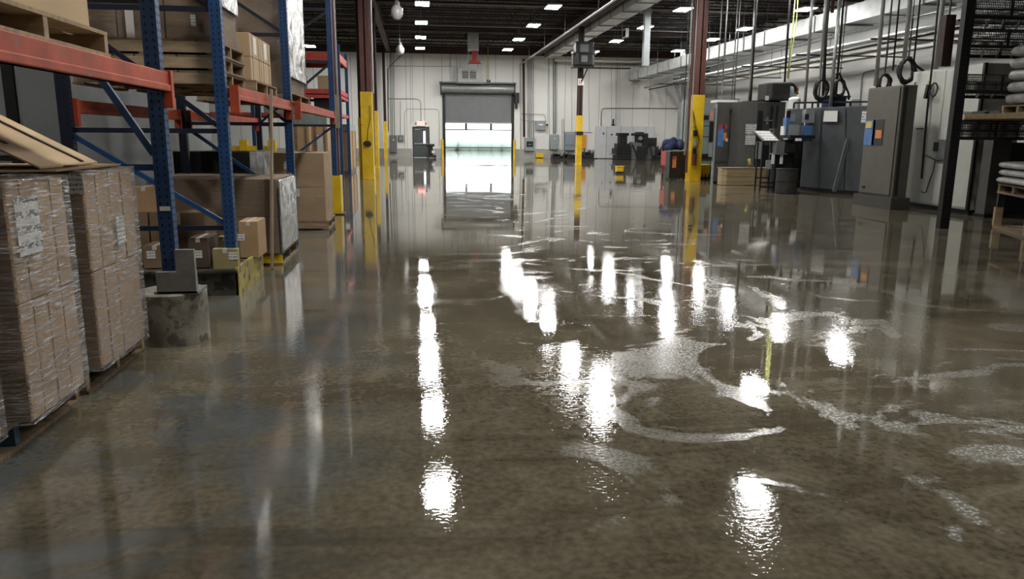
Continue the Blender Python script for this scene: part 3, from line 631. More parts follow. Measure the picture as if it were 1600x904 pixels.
t = thing('wet_floor_cone', 'small pale floor sign beside the cleaning cart', 'sign', (X, YF - .8, 0))
MB().add([(X - .18, YF - .9, 0), (X + .18, YF - .9, 0), (X + .06, YF - .78, .62), (X - .06, YF - .78, .62), (X - .18, YF - .88, 0), (X + .18, YF - .88, 0), (X + .06, YF - .76, .62), (X - .06, YF - .76, .62)], [(0, 1, 2, 3), (4, 7, 6, 5), (0, 4, 5, 1), (2, 6, 7, 3), (0, 3, 7, 4), (1, 5, 6, 2)]).build('front_leaf', LGREY, t)
MB().bar((X - .14, YF - .66, 0.01), (X - .04, YF - .77, .6), .03, .02).bar((X + .14, YF - .66, 0.01), (X + .04, YF - .77, .6), .03, .02).build('rear_leaf', LGREY, t)
# ================================================================== RACKS
def fl(px, py):
    """floor point seen at a pixel of the photo"""
    v = Vector((px - 800, py - 452, F)); r = (xc.dot(v), yd.dot(v), zc.dot(v)); t = -HC / r[2]
    return t * r[0], t * r[1]
def onx(px, py, X):
    v = Vector((px - 800, py - 452, F)); r = (xc.dot(v), yd.dot(v), zc.dot(v)); t = X / r[0]
    return t * r[1], HC + t * r[2]
def upright(x, y, z0, z1, parent, mt=BLUE, w_=.10, d_=.085):
    m = MB(); m.box(x - w_ / 2, x + w_ / 2, y - d_ / 2, y + d_ / 2, z0, z1, 0)
    z = z0 + .08
    while z < z1 - .05:
        for s in (-.024, .024):
            m.box(x + s - .006, x + s + .006, y - d_ / 2 - .001, y - d_ / 2 + .004, z, z + .018, 1)
            m.box(x + w_ / 2 - .004, x + w_ / 2 + .001, y + s - .006, y + s + .006, z + .02, z + .038, 1)
        z += .05
    return m.build('post', [mt, HOLE], parent)
def frame(t, x, y, depth, z0, z1, hz, mt=BLUE, mtb=SHADEBLUE, flip=False, zf=None):
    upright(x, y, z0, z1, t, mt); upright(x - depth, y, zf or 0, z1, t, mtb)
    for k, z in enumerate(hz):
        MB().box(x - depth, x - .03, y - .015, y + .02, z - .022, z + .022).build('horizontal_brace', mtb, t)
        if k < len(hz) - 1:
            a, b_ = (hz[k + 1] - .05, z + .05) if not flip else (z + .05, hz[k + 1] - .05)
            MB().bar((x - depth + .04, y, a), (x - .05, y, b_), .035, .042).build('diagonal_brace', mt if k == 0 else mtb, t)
def beam(t, x, y0, y1, z1, h=.115, mt=ORANGE, side=1):
    m = MB(); m.box(x - .03, x + .03, y0, y1, z1 - h, z1); m.box(x - .03 - .012 * 0, x + .042, y0 + .02, y1 - .02, z1 - h, z1 - h + .045)
    b_ = m.build('beam', mt, t, bevel=.006)
    for yy, s in ((y0, 1), (y1, -1)):
        q = MB(); q.box(x - .035, x + .046, yy - .003 if s > 0 else yy - .05, yy + .05 if s > 0 else yy + .003, z1 - .24, z1 + .01); q.build('connector', mt, b_)
    return b_
x1 = at(255, 212, 5.6)[0]; x2 = at(350, 212, 7.4)[0]; x3 = at(452, 212, 10.6)[0]; x4 = at(521, 212, 15.1)[0]
r1 = thing('pallet_rack', 'nearest blue pallet rack at left, one foot on the round concrete block', 'rack', (x1, 5.6, 0))
upright(x1 - .02, 5.6, .43, 4.6, r1); upright(x1 - 1.42, 5.6, 0, 4.6, r1, SHADEBLUE)
for z in (1.27, 2.38, 3.3): MB().box(x1 - 1.42, x1 - .05, 5.585, 5.62, z - .022, z + .022).build('horizontal_brace', BLUE if z < 2 else SHADEBLUE, r1)
for a, b_ in ((3.55, 1.36), (3.25, 2.44)): MB().bar((x1 - 1.38, 5.6, a), (x1 - .07, 5.6, b_), .035, .045).build('diagonal_brace', BLUE if a > 3.3 else SHADEBLUE, r1)
upright(x1 - .02, 2.5, 0, 4.6, r1); upright(x1 - 1.42, 2.5, 0, 4.6, r1, SHADEBLUE)
beam(r1, x1 + .045, 2.55, 5.62, 1.915, .13); beam(r1, x1 - 1.42, 2.55, 5.56, 1.915, .13)
MB().box(x1 - .10, x1 + .17, 5.50, 5.55, .385, .54).box(x1 + .04, x1 + .17, 5.50, 5.54, .54, .70).box(x1 - .12, x1 + .18, 5.50, 5.74, .38, .40).build('foot_angle', mat('dull plate steel', (.26, .26, .25), .5, .3, .25, 9, bump=.2), r1)
MB().box(x1 - .05, x1 + .02, 5.552, 5.558, .97, 1.0).build('beam_pin', PAPER, r1)
r2 = thing('pallet_rack', 'blue pallet rack with orange beams, second along the left side, three frames deep', 'rack', (x2, 7.4, 0))
frame(r2, x2, 7.4, 1.36, .40, 4.6, (.63, 1.53, 2.6, 3.6)); frame(r2, x3, 10.6, 1.36, 0, 4.6, (.6, 1.64, 2.78, 3.7)); frame(r2, x4, 15.1, 1.38, 0, 4.6, (.62, 1.68, 2.85, 3.8), flip=True)
for (xa, ya), (xb, yb) in (((x2, 7.4), (x3, 10.6)), ((x3, 10.6), (x4, 15.1))):
    xm = (xa + xb) / 2
    beam(r2, xm + .06, ya + .04, yb - .04, at(450, 158, 10.6)[1] + .0, .125)
    beam(r2, xm - 1.36, ya + .04, yb - .04, 1.80, .12)
ZB = at(450, 158, 10.6)[1]
t = thing('post_guard', 'yellow steel guard at the foot of the last blue rack upright', 'guard', (x4, 14.8, 0))
MB().box(x4 - .04, x4 + .13, 14.78, 14.82, .02, .74).box(x4 + .10, x4 + .13, 14.82, 15.2, .02, .74).build('guard_angle', YEL, t)
MB().box(x4 - .08, x4 + .2, 14.7, 15.25, 0, .02).build('base_plate', BLACKM, t)
# concrete block
o = MB().cyl((-1.80, 5.69, 0), (-1.80, 5.69, .37), .235, 40).cyl((-1.80, 5.69, .37), (-1.80, 5.69, .38), .235, 40, 0, .225).build('concrete_block', CONC); tag(o, 'round rough concrete block under the nearest blue rack upright', 'block')
# steel skid with yellow end
t = thing('steel_skid', 'low dark steel skid with scuffed yellow end, under the second rack', 'skid', (-2.5, 7.8, 0))
MB().box(-3.25, -1.70, 7.26, 7.30, .0, .24).box(-3.25, -1.70, 7.22, 7.34, .225, .245).build('side_channel', mat('oily grey steel', (.075, .072, .055), .45, .3, .5, 6, spots=(.03, .025, .02), spot=.5), t)
MB().box(-3.25, -1.72, 8.36, 8.4, 0, .24).build('rear_channel', MGREY, t)
MB().box(-1.72, -1.69, 7.26, 8.42, .0, .27).build('yellow_end', YELW, t)
MB().box(-3.25, -1.72, 7.30, 8.38, .21, .235).build('deck_plate', mat('dirty skid deck', (.10, .09, .065), .6, 0, .3, 6), t)

# ------------------------------------------------------------------ pallets and loads
def pallet(x0, x1_, y0, y1, z, label, group=None, mt=WOOD, mts=WOODL, name='wooden_pallet', blocks=None):
    t = thing(name, label, 'pallet', ((x0 + x1_) / 2, (y0 + y1) / 2, z), group)
    m = MB(); n = 7; wd = (x1_ - x0) / n
    for k in range(n): m.box(x0 + k * wd + .008, x0 + (k + 1) * wd - .008, y0, y1, z + .118, z + .138)
    m.build('top_boards', mt, t)
    m = MB()
    for xx in (x0, (x0 + x1_) / 2 - .05, x1_ - .10): m.box(xx, xx + .10, y0, y1, z, z + .02)
    m.build('bottom_boards', mt, t)
    for k, yy in enumerate((y0, (y0 + y1) / 2 - .02, y1 - .045)): MB().box(x0 + .01, x1_ - .01, yy, yy + .045, z + .02, z + .118).build('stringer', (blocks[k] if blocks else mts), t)
    return t
def film(x0, x1_, y0, y1, z0, z1, parent, mt=FILM, amp=.008, name='stretch_wrap'):
    rnd = random.Random(int(abs(x0 * 91 + y0 * 17 + z0 * 5) * 100)); m = MB(); N = 14
    def skin(P, Q, R_):   # grid from P with edge vectors
        vs = []; fs = []; nrm = Q.cross(R_).normalized()
        for i in range(N + 1):
            for j in range(N + 1):
                e = 0 if i in (0, N) or j in (0, N) else rnd.uniform(-amp, amp)
                vs.append(P + Q * (i / N) + R_ * (j / N) + nrm * e)
        for i in range(N):
            for j in range(N): fs.append((i * (N + 1) + j, (i + 1) * (N + 1) + j, (i + 1) * (N + 1) + j + 1, i * (N + 1) + j + 1))
        m.add(vs, fs, 0, True)
    X, Y, Z = Vector((x1_ - x0, 0, 0)), Vector((0, y1 - y0, 0)), Vector((0, 0, z1 - z0)); O = Vector((x0, y0, z0))
    skin(O, X, Z); skin(O + Y, X, Z); skin(O, Y, Z); skin(O + X, Y, Z)
    skin(O + Z, X, Y)
    return m.build(name, mt, parent)
def sticker(x, y, z, w_, h, parent, face='x', mt=LABEL, name='label_sheet'):
    if face == 'x': return MB().box(x, x + .002, y - w_ / 2, y + w_ / 2, z - h / 2, z + h / 2).build(name, mt, parent)
    return MB().box(x - w_ / 2, x + w_ / 2, y - .002, y, z - h / 2, z + h / 2).build(name, mt, parent)
def load(label, x0, x1_, y0, y1, z0, z1, nx=2, ny=3, nz=2, mt=CARD, wrap=True, name='carton_load', group=None, gap=.006, wmt=None, jit=.004, cat='cartons'):
    t = thing(name, label, cat, ((x0 + x1_) / 2, (y0 + y1) / 2, z0), group); rnd = random.Random(len(label) * 31 + nx)
    for i in range(nx):
        for j in range(ny):
            for k in range(nz):
                if 0 < i < nx - 1 and 0 < j < ny - 1 and k < nz - 1: continue
                a, b_ = x0 + (x1_ - x0) * i / nx + gap, x0 + (x1_ - x0) * (i + 1) / nx - gap
                c, d_ = y0 + (y1 - y0) * j / ny + gap, y0 + (y1 - y0) * (j + 1) / ny - gap
                e, f = z0 + (z1 - z0) * k / nz + (gap if k else 0), z0 + (z1 - z0) * (k + 1) / nz
                q = rnd.uniform(-jit, jit)
                m = MB(); m.box(a + q, b_ + q, c, d_, e, f, 0)
                if not wrap: m.box((a + b_) / 2 - .03, (a + b_) / 2 + .03, c - .001, c + .001, f - .12, f + .001, 1)
                m.build('carton', [mt, TAPE], t, bevel=.004)
    if wrap: film(x0 - .012, x1_ + .014, y0 - .012, y1 + .012, z0 - .01, z1 + .012, t, wmt or FILM)
    return t
# nearest floor pallets at left
BL = mat('blue painted block', (.05, .11, .17), .7, 0, .3, 8)
pallet(-2.98, -1.93, 3.0, 4.37, 0, 'wooden pallet under the nearest wrapped carton stacks at left', blocks=(WOODL, BL, WOOD))
pallet(-2.98, -1.93, 4.47, 5.43, 0, 'wooden pallet under the wrapped carton stack beside the round concrete block')
load('wrapped brown carton stack cut off by the left edge of the photo, nearest of all', -2.95, -1.90, 2.75, 3.50, .14, 1.26, 2, 3, 2)
A = load('tall brown carton stack in stretch film with a large white sheet, at the left edge', -2.95, -1.85, 3.66, 4.27, .14, 1.275, 2, 4, 2)
ys, zs = zip(onx(25, 318, -1.84), onx(67, 385, -1.84)); sticker(-1.846, sum(ys) / 2, sum(zs) / 2, .22, .27, A, mt=LABELB)
Bq = load('tall brown carton stack in stretch film with tilted label, beside the concrete block', -2.95, -1.86, 4.50, 5.26, .14, 1.28, 2, 4, 2)
ys, zs = onx(188, 360, -1.855); sticker(-1.852, ys, zs, .13, .18, Bq)
X, Z = at(117, 288, 4.48); sticker(X, 4.484, Z, .085, .11, Bq, 'y')
# folded cardboard lid lying on the stack
t = thing('cardboard_lid', 'open folded cardboard tray leaning up on top of the wrapped carton stacks', 'cardboard', (-2.3, 4.4, 1.29))
m = MB(); m.add([(-1.98, 4.30, 1.315), (-3.25, 4.22, 1.98), (-3.25, 5.1, 1.98), (-1.98, 5.05, 1.315), (-1.98, 4.30, 1.325), (-3.25, 4.22, 1.99), (-3.25, 5.1, 1.99), (-1.98, 5.05, 1.325)], [(0, 1, 2, 3), (4, 7, 6, 5), (0, 4, 5, 1), (1, 5, 6, 2), (2, 6, 7, 3), (3, 7, 4, 0)])
m.build('raised_flap', CARDL, t)
MB().add([(-2.9, 4.0, 1.30), (-1.9, 4.3, 1.30), (-1.9, 5.2, 1.30), (-2.9, 5.2, 1.30), (-2.9, 4.0, 1.31), (-1.9, 4.3, 1.31), (-1.9, 5.2, 1.31), (-2.9, 5.2, 1.31)], [(3, 2, 1, 0), (4, 5, 6, 7), (0, 1, 5, 4), (1, 2, 6, 5), (2, 3, 7, 6), (3, 0, 4, 7)]).build('flat_flap', CARDL, t)
for k, (a, b_) in enumerate((((-1.99, 4.86, 1.336), (-3.24, 4.90, 1.994)), ((-2.2, 4.45, 1.444), (-3.24, 4.4, 1.994)))): MB().bar(a, b_, .03, .005).build('plastic_strap', BLACKP, t)
MB().bar((-2.62, 4.28, 1.318), (-1.92, 4.62, 1.318), .03, .006).build('plastic_strap', BLACKP, t)
# upper load on the orange beam
zu = 1.918
pallet(-2.95, -1.70, 3.2, 4.66, zu, 'light wooden pallet lying on the nearest worn orange beam', mt=WOODL, mts=WOODL)
load('large plain tan carton on the pallet above the nearest orange beam', -2.92, -1.74, 3.25, 4.53, zu + .14, 3.0, 1, 1, 1, CARDL, False, 'large_carton', cat='carton')
# loads in second rack, floor level
pallet(-3.0, -1.58, 9.0, 10.15, 0, 'wooden pallet with a yellow block below the low film wrapped cartons', blocks=(YEL, WOOD, WOOD))
C1 = load('low wide film wrapped carton load behind the leaning plank', -3.02, -1.60, 8.95, 10.15, .14, 1.0, 1, 1, 2, CARDD, wmt=FILM2)
film(-1.583, -1.568, 8.97, 10.13, .16, .98, C1, PLAST, .012, 'film_sheet')
D1 = load('two tier brown carton load beside the yellow post guard', -2.9, -1.46, 12.4, 13.4, .14, 1.22, 1, 1, 2, CARD, wmt=FILM2)
sticker(-2.35, 12.385, 1.02, .14, .13, D1, 'y'); sticker(-1.93, 12.385, .60, .14, .12, D1, 'y'); sticker(-2.06, 12.385, 1.03, .06, .12, D1, 'y')
pallet(-2.9, -1.42, 12.38, 13.45, 0, 'wooden pallet under the two tier cartons beside the yellow guard')
t = thing('black_crate', 'black crate with shiny wrapped end between the rack frames', 'crate', (-2.5, 11.1, 0))
MB().box(-3.3, at(391, 260, 10.9)[0], 10.9, 11.5, .0, 1.27).build('crate_body', BLACKP, t, bevel=.01)
a = at(391, 260, 10.9)[0]; film(a, a + .2, 10.9, 11.5, 0, 1.27, t, PLAST, .02, 'wrapped_end')
# boxes on the steel skid
def carton(label, px0_, py0_, px1_, py1_, Y, dep, mt=CARDD, lab=None, z0=None, name='small_carton'):
    (X0, Z1), (X1, Z0) = at(px0_, py0_, Y), at(px1_, py1_, Y)
    if z0 is not None: Z0 = z0
    t = thing(name, label, 'carton', ((X0 + X1) / 2, Y + dep / 2, Z0))
    MB().box(X0, X1, Y, Y + dep, Z0, Z1).build('carton_body', mt, t, bevel=.004)
    MB().box((X0 + X1) / 2 - .02, (X0 + X1) / 2 + .02, Y - .0012, Y + dep + .0012, Z1 - .04, Z1 + .0012).build('tape_strip', TAPE, t)
    if lab: X, Z = at(lab[0], lab[1], Y - .003); sticker(X, Y - .001, Z, .08, .075, t, 'y')
    return t
carton('dull carton on the skid, left of the nearest blue upright', 222, 384, 262, 412, 7.42, .35, CARDD, (236, 398), .245)
carton('dark carton with label on the skid, right of the nearest blue upright', 293, 372, 327, 413, 7.42, .35, mat('dark cardboard', (.10, .07, .045), .8), (309, 397), .245)
t = carton('small yellowish carton with white label on the skid under the second upright', 331, 389, 372, 413, 7.30, .09, mat('yellowish board', (.33, .27, .12), .7), (364, 400), .245)
carton('small box standing behind the yellowish carton on the skid', 340, 370, 362, 390, 7.56, .12, mat('khaki board', (.28, .25, .15), .7), None, .245)
carton('orange brown carton with side labels behind the second blue upright', 372, 346, 405, 399, 8.0, .42, CARD, (376, 370), .245, 'brown_carton')
load('wide dull carton load half hidden behind the skid cartons', -3.2, -2.12, 7.86, 8.30, .245, .73, 2, 1, 1, CARDD, False)
carton('plain brown carton lying on the dull cartons behind the nearest upright', 204, 292, 246, 334, 7.88, .35, CARD, None, .732, 'brown_carton')
# leaning plank
fx, fy = fl(431, 411); tx, tz = at(404, 136, 8.55)
t = MB().bar((fx + .03, 8.72, 0.012), (-1.59, 8.9, tz + .0), .075, .025, up=(1, 0, 0)).build('wooden_plank', PLANK); tag(t, 'pale wooden plank leaning against the orange beam of the second rack', 'plank')
# upper level of second rack
G = 'pallets stacked on the second rack under the dark cartons'
z = ZB
for k, lab in enumerate(('lowest', 'middle', 'topmost')):
    pallet(-3.1, -1.80, 7.52, 8.62, z, 'weathered wooden pallet on the second rack, %s of the three stacked below the wrapped cartons' % lab, G); z += .139
E_ = load('wrapped dark carton load on three pallets above the first bay of the second rack', -3.1, -1.85, 7.56, 8.55, z, z + 1.3, 3, 1, 2, CARDD, wmt=FILM2)
film(-1.835, -1.82, 7.57, 8.54, z + .35, z + 1.28, E_, PLAST, .02, 'film_sheet')
X, Z = at(203, 37, 7.54); MB().box(X - .035, X + .035, 7.535, 7.54, Z - .13, Z + .13).build('paper_strip', TAPE, E_)
X, Z = at(302, 32, 7.54); sticker(X, 7.535, Z, .045, .10, E_, 'y')
pallet(-2.95, -1.70, 8.70, 9.95, ZB, 'worn pallet on the orange beam under the four strapped cartons')
zz = ZB + .14; k = 0
for j in range(2):
    for i in range(2):
        y0 = 8.74 + i * .59
        t = thing('strapped_carton', 'tan carton on the second rack, %s of the %s pair behind the white wrapped load' % (('nearer', 'farther')[i], ('lower', 'upper')[j]), 'carton', (-2.2, y0 + .27, zz + j * .25), 'strapped tan cartons')
        MB().box(-2.8, -1.76, y0, y0 + .56, zz + j * .25, zz + j * .25 + .247).build('carton_body', CARDL, t, bevel=.006)
        for yy in (y0 + .1, y0 + .44): MB().box(-2.801, -1.758, yy, yy + .015, zz + j * .25 - .0, zz + j * .25 + .248).build('strap', BLACKP, t)
        if j: MB().box(-1.76, -1.757, y0 + .18, y0 + .32, zz + .29, zz + .47).build('paper_label', PAPER, t)
pallet(-2.95, -1.68, 10.95, 12.75, ZB, 'dark wooden pallet under the tall film covered load on the second rack')
F_ = load('tall film covered carton load on the second rack, right of the third upright', -2.9, -1.74, 10.95, 12.6, ZB + .14, 3.95, 1, 4, 1, CARDD, wmt=FILM2)
film(-1.725, -1.705, 10.97, 12.58, ZB + .35, 3.93, F_, PLAST, .03, 'film_sheet')
for k, yy in enumerate((11.3, 12.2)): MB().box(-1.70, -1.697, yy, yy + .09, ZB + .45, ZB + 1.2).build('paper_strip', PAPER, F_)
# grey enclosure behind the nearest racks
t = thing('steel_enclosure', 'dull grey sheet steel enclosure standing behind the left racks', 'enclosure', (-6.5, 11, 0))
MB().box(-9.5, -3.95, 9.4, 15.5, 0, 3.6).build('enclosure_body', mat('dull grey sheet', (.24, .25, .25), .5, 0, .12, 1.5), t)
for xx in (-6.6, -5.35, -8): MB().box(xx - .05, xx + .05, 9.36, 9.4, 0, 3.6).build('seam_post', GALVD, t)
MB().box(-9.5, -3.95, 9.37, 9.4, 1.22, 1.25).build('seam_rail', BLACKM, t)
for xx in (-5.22, -5.10): MB().box(xx, xx + .035, 9.38, 9.4, 1.93, 2.03).build('slot', HOLE, t)
# dark post and yellow strap in the nearest bay
t = thing('tall_black_post', 'black upright with bright edge standing behind the nearest rack at far left', 'post', (at(23, 160, 8.8)[0], 8.8, 0))
X = t.location.x; MB().box(X - .08, X + .03, 8.76, 8.84, 0, 2.8).build('post_body', BLACKM, t); MB().box(X + .035, X + .05, 8.78, 8.82, 0, 2.8).build('bright_edge', GALV, t)
# goods beyond the second rack
ya = thing('guard_rail', 'yellow floor guard rail seen through the second rack', 'rail', (-5.2, 25, 0))
for px_ in (381, 425): X = at(px_, 225, 25)[0]; MB().box(X - .12, X + .12, 24.9, 25.1, 0, 1.34).build('rail_post', YEL, ya)
MB().box(at(340, 230, 25)[0], at(425, 230, 25)[0], 24.96, 25.04, 1.0, 1.15).build('rail_beam', YEL, ya)
for k, (a, b_, y_, zt, mt, lab) in enumerate(((456, 484, 19, 196, CARD, 'tall plain brown crate seen between the third and last upright, left one'), (486, 512, 19.4, 196, CARD, 'tall brown crate with dark print between the third and last upright, right one'), (458, 512, 21.5, 178, GREEN, 'pale green bulk container behind the brown crates'))):
    X0, X1 = at(a, 220, y_)[0], at(b_, 220, y_)[0]; Z1 = at(a, zt, y_)[1]
    t = thing('tall_crate' if k < 2 else 'bulk_container', lab, 'crate', ((X0 + X1) / 2, y_ + .5, 0))
    MB().box(X0, X1, y_, y_ + 1, .12, Z1).build('crate_body', mt, t, bevel=.01)
    MB().box(X0 + .02, X1 - .02, y_ + .02, y_ + .98, 0, .12).build('skid_base', WOOD, t)
    for q in (.2, .75): MB().box(X0 + (X1 - X0) * q, X0 + (X1 - X0) * q + .05, y_ - .02, y_, .12, Z1).build('batten', WOOD if k < 2 else LGREY, t)
    if k == 1: MB().box(X0 + .15, X0 + .3, y_ - .004, y_, 1.1, 1.5).build('dark_print', LABEL, t)
X0, X1 = at(533, 240, 30.2)[0] - .4, -2.60
t = thing('tall_crate', 'tall brown crate standing on the floor just right of the rack upright', 'crate', (-3, 31.5, 0))
MB().box(X0, X1, 30.2, 33.6, .14, at(540, 204, 30.2)[1]).build('crate_body', CARD, t, bevel=.01)
MB().box(X0 - .02, X1 + .02, 30.16, 33.65, at(540, 204, 30.2)[1], at(540, 194, 30.2)[1]).build('grey_lid', LGREY, t)
MB().box(X0, X1, 30.2, 33.6, 0, .14).build('skid_base', WOOD, t)
for yy in (30.22, 31.9, 33.5): MB().box(X1, X1 + .03, yy, yy + .09, .14, at(540, 204, 30.2)[1]).build('batten', WOODL, t)
# far rack with red beams
r3 = thing('pallet_rack', 'far blue rack with bright red beams near the left wall corner', 'rack', (-4, 28.5, 0))
xr = at(530.5, 150, 27)[0]; 
for (xx, yy) in ((xr, 27), (xr, 30), (xr - 2.9, 27), (xr - 2.9, 30), (xr - 5.8, 27), (xr - 5.8, 30)): MB().box(xx - .055, xx + .055, yy - .05, yy + .05, 0, 4.5).build('post', BLUE, r3)
LV = [(at(500, 82, 27)[1], at(500, 94, 27)[1]), (at(500, 139, 27)[1], at(500, 146, 27)[1]), (at(500, 148, 27)[1], at(500, 153, 27)[1]), (at(500, 177, 27)[1], at(500, 182, 27)[1])]
for za, zb in LV:
    for yy in (27, 30): MB().box(xr - 5.8, xr, yy - .03, yy + .03, zb, za).build('beam', RED, r3)
    MB().box(xr - .03, xr + .03, 27, 30, zb, za).build('side_beam', RED, r3)
for za, zb in LV[1::2] + LV[:1]:
    MB().box(xr - 5.75, xr - .05, 27.0, 30, za - .02, za + .01).build('wire_deck', GALVD, r3)
for k, (dx, w_, h, lv, mt, lab) in enumerate(((-.75, .6, .42, 1, CARDL, 'tan carton at the end of the middle level of the red beam rack'), (-2.4, 1.1, .5, 1, CARDD, 'dull carton in the middle level of the red beam rack'), (-.9, .8, .55, 3, BLACKP, 'black bin at the end of the lowest level of the red beam rack'), (-2.6, 1.4, .6, 3, GREEN, 'pale green bin in the lowest level of the red beam rack'))):
    z0 = LV[lv][0] + .012; t = thing('storage_box', lab, 'box', (xr + dx + w_ / 2, 28, z0))
    MB().box(xr + dx, xr + dx + w_, 27.3, 28.8, z0, z0 + h).build('box_body', mt, t, bevel=.01); MB().box(xr + dx - .01, xr + dx + w_ + .01, 27.28, 28.82, z0 + h, z0 + h + .03).build('box_lid', mt, t)

# ================================================================== RIGHT SIDE MACHINES
def sc(pts, k=1.055): return [(x * k, y * k) for x, y in pts]
t = thing('machine_enclosure', 'large charcoal machine enclosure with warning signs, right of the maroon column', 'machine', (11, 25, 0))
P1 = sc([(9.37, 23.2), (9.84, 23.2), (9.96, 22.8), (10.40, 22.55), (11.32, 22.55), (11.5, 26), (10.5, 26)])
MB().prism(P1, .05, 2.66).build('machine_body', GREYM, t, bevel=.015)
yF = P1[0][1]
def face(x0, x1_, z0, z1, mt, name, y=yF, th=.02, par=None): return MB().box(x0, x1_, y - th, y, z0, z1).build(name, mt, par or t)
def fpx(a, b_, c, d_, mt, name, y, th=.02, par=None):
    (X0, Z1), (X1, Z0) = at(a, b_, y), at(c, d_, y); return face(X0, X1, Z0, Z1, mt, name, y, th, par)
fpx(1117, 169, 1140, 252, GREYM, 'side_door', yF)
s_ = fpx(1123, 194, 1129.5, 229, SBLUE, 'warning_sign', yF - .021, .006); fpx(1123, 194, 1128, 201, REDP, 'sign_top', yF - .028, .004, s_)
s_ = fpx(1130, 194, 1137, 201, REDP, 'warning_sign', yF - .021, .006); fpx(1131, 207, 1135, 219, SORANGE, 'sign_figure', yF - .021, .006); fpx(1134, 216, 1137, 221, PAPER, 'small_tag', yF - .03, .004)
for py_ in (175, 214, 231): fpx(1140, py_ - 4, 1143, py_ + 3, BLACKP, 'hinge', yF - .01, .03)
fpx(1141, 180, 1141.8, 250, BLACKM, 'door_gap', yF - .001, .02)
yG = P1[3][1]
x0_, _ = at(1165, 200, yG)
s_ = fpx(1165.5, 193.5, 1181, 210, LABELB, 'notice_sheet', yG - .02, .006); s_ = fpx(1165, 211, 1179.5, 226, LABELB, 'notice_sheet', yG - .02, .006)
fpx(1185, 173, 1186.2, 260, BLACKM, 'door_gap', yG, .015); fpx(1205, 165, 1205.6, 200, BLACKM, 'door_gap', yG, .015); fpx(1213, 165, 1213.6, 200, BLACKM, 'door_gap', yG, .015)
fpx(1192, 187, 1206, 189, GALVD, 'grab_handle', yG, .06); fpx(1197.5, 183, 1199, 194, GALVD, 'grab_stem', yG, .05)
fpx(1181, 222, 1189, 262, BLACKP, 'chute_opening', yG, .02); fpx(1182, 221, 1188, 248, LGREY, 'chute_panel', yG - .02, .03)
fpx(1202, 201, 1209, 209, LGREY, 'gauge_plate', yG, .02); fpx(1204, 203, 1208, 205.5, BLACKP, 'gauge_window', yG - .02, .01)
fpx(1190, 226, 1212, 262, BLACKP, 'open_bay', yG, .012)
MB().box(P1[0][0] - .05, P1[0][0] + .01, yF - .03, yF + .05, 0, 2.60).build('corner_post', LGREY, t)
MB().box(P1[0][0] + .05, P1[0][0] + .75, yF + .1, yF + .7, 2.66, 2.74).build('white_top_tray', PAPER, t)
MB().box(P1[3][0] - .2, P1[4][0] - .1, yG + .2, yG + .8, 2.66, 2.70).build('roof_plate', BLACKM, t)
# blower on top
t = thing('blower_unit', 'black blower housing with round outlet on top of the charcoal machine', 'blower', (11, 24, 2.7))
(X0, Z1), (X1, Z0) = at(1195, 130, 24.0), at(1226, 158, 24.0)
MB().prism([(X0, 23.8), (X0 + .1, 23.65), (X1, 23.65), (X1, 24.5), (X0, 24.5)], max(Z0, 2.70), Z1).build('blower_box', mat('matt black enamel', (.022, .022, .022), .5), t, bevel=.04)
zc_ = (max(Z0, 2.7) + Z1) / 2
m = MB(); pts = [(X1 + .18, 23.62 + .0, 0)]
ring = [(X1 + .06 + .33 * math.cos(a) * .6, 23.9 - .1, zc_ + .24 * math.sin(a)) for a in [2 * math.pi * k / 24 for k in range(25)]]
m.tube(ring, .055, 8); m.build('outlet_ring', BLACKP, t)
MB().cyl((X1 + .0, 23.95, zc_), (X1 + .14, 23.95, zc_), .26, 20).build('outlet_face', LGREY, t)
X, Z = at(1199, 153, 23.6); MB().box(X - .05, X + .07, 23.64, 23.65, Z - .07, Z + .07).build('rating_label', PAPER, t)
t = thing('status_light', 'small red, amber and green status block behind the black blower', 'light', (at(1242, 142, 27.6)[0], 27.6, 2.7))
X = t.location.x; Zb = at(1242, 148, 27.6)[1]; Zt = at(1242, 138, 27.6)[1]; hh = (Zt - Zb) / 3
MB().box(X - .015, X + .015, 27.58, 27.62, 0, Zb).build('pole', GALVD, t)
for k, (nm, mt) in enumerate((('green_lens', mat('green lens', (.06, .22, .08), .3)), ('amber_lens', mat('amber lens', (.75, .45, .05), .3)), ('red_lens', mat('red lens', (.75, .13, .05), .3)))): MB().box(X - .13, X + .1, 27.5, 27.7, Zb + k * hh, Zb + (k + 1) * hh).build(nm, mt, t)
# stained tray
X0, X1 = at(1121, 275, 23.75)[0], at(1188, 275, 23.75)[0]
t = thing('coolant_tank', 'long tan stained low tank on the floor before the charcoal machine', 'tank', ((X0 + X1) / 2, 23.9, 0))
MB().prism([(X0 + .12, 23.3), (X1, 23.3), (X1 + .5, 23.75), (X0, 23.75), (X0, 23.42)], 0, .54).build('tank_body', FOAM, t, bevel=.02)
MB().prism([(X0 + .10, 23.28), (X1 + .02, 23.28), (X1 + .5, 23.77), (X0 - .02, 23.77), (X0 - .02, 23.42)], .54, .57).build('tank_rim', PLANK, t)
MB().tube([(X0 + .95, 23.5, .57), (X0 + .97, 23.5, .7), (X0 + .93, 23.5, .85)], .05).build('filler_spout', YELW, t)
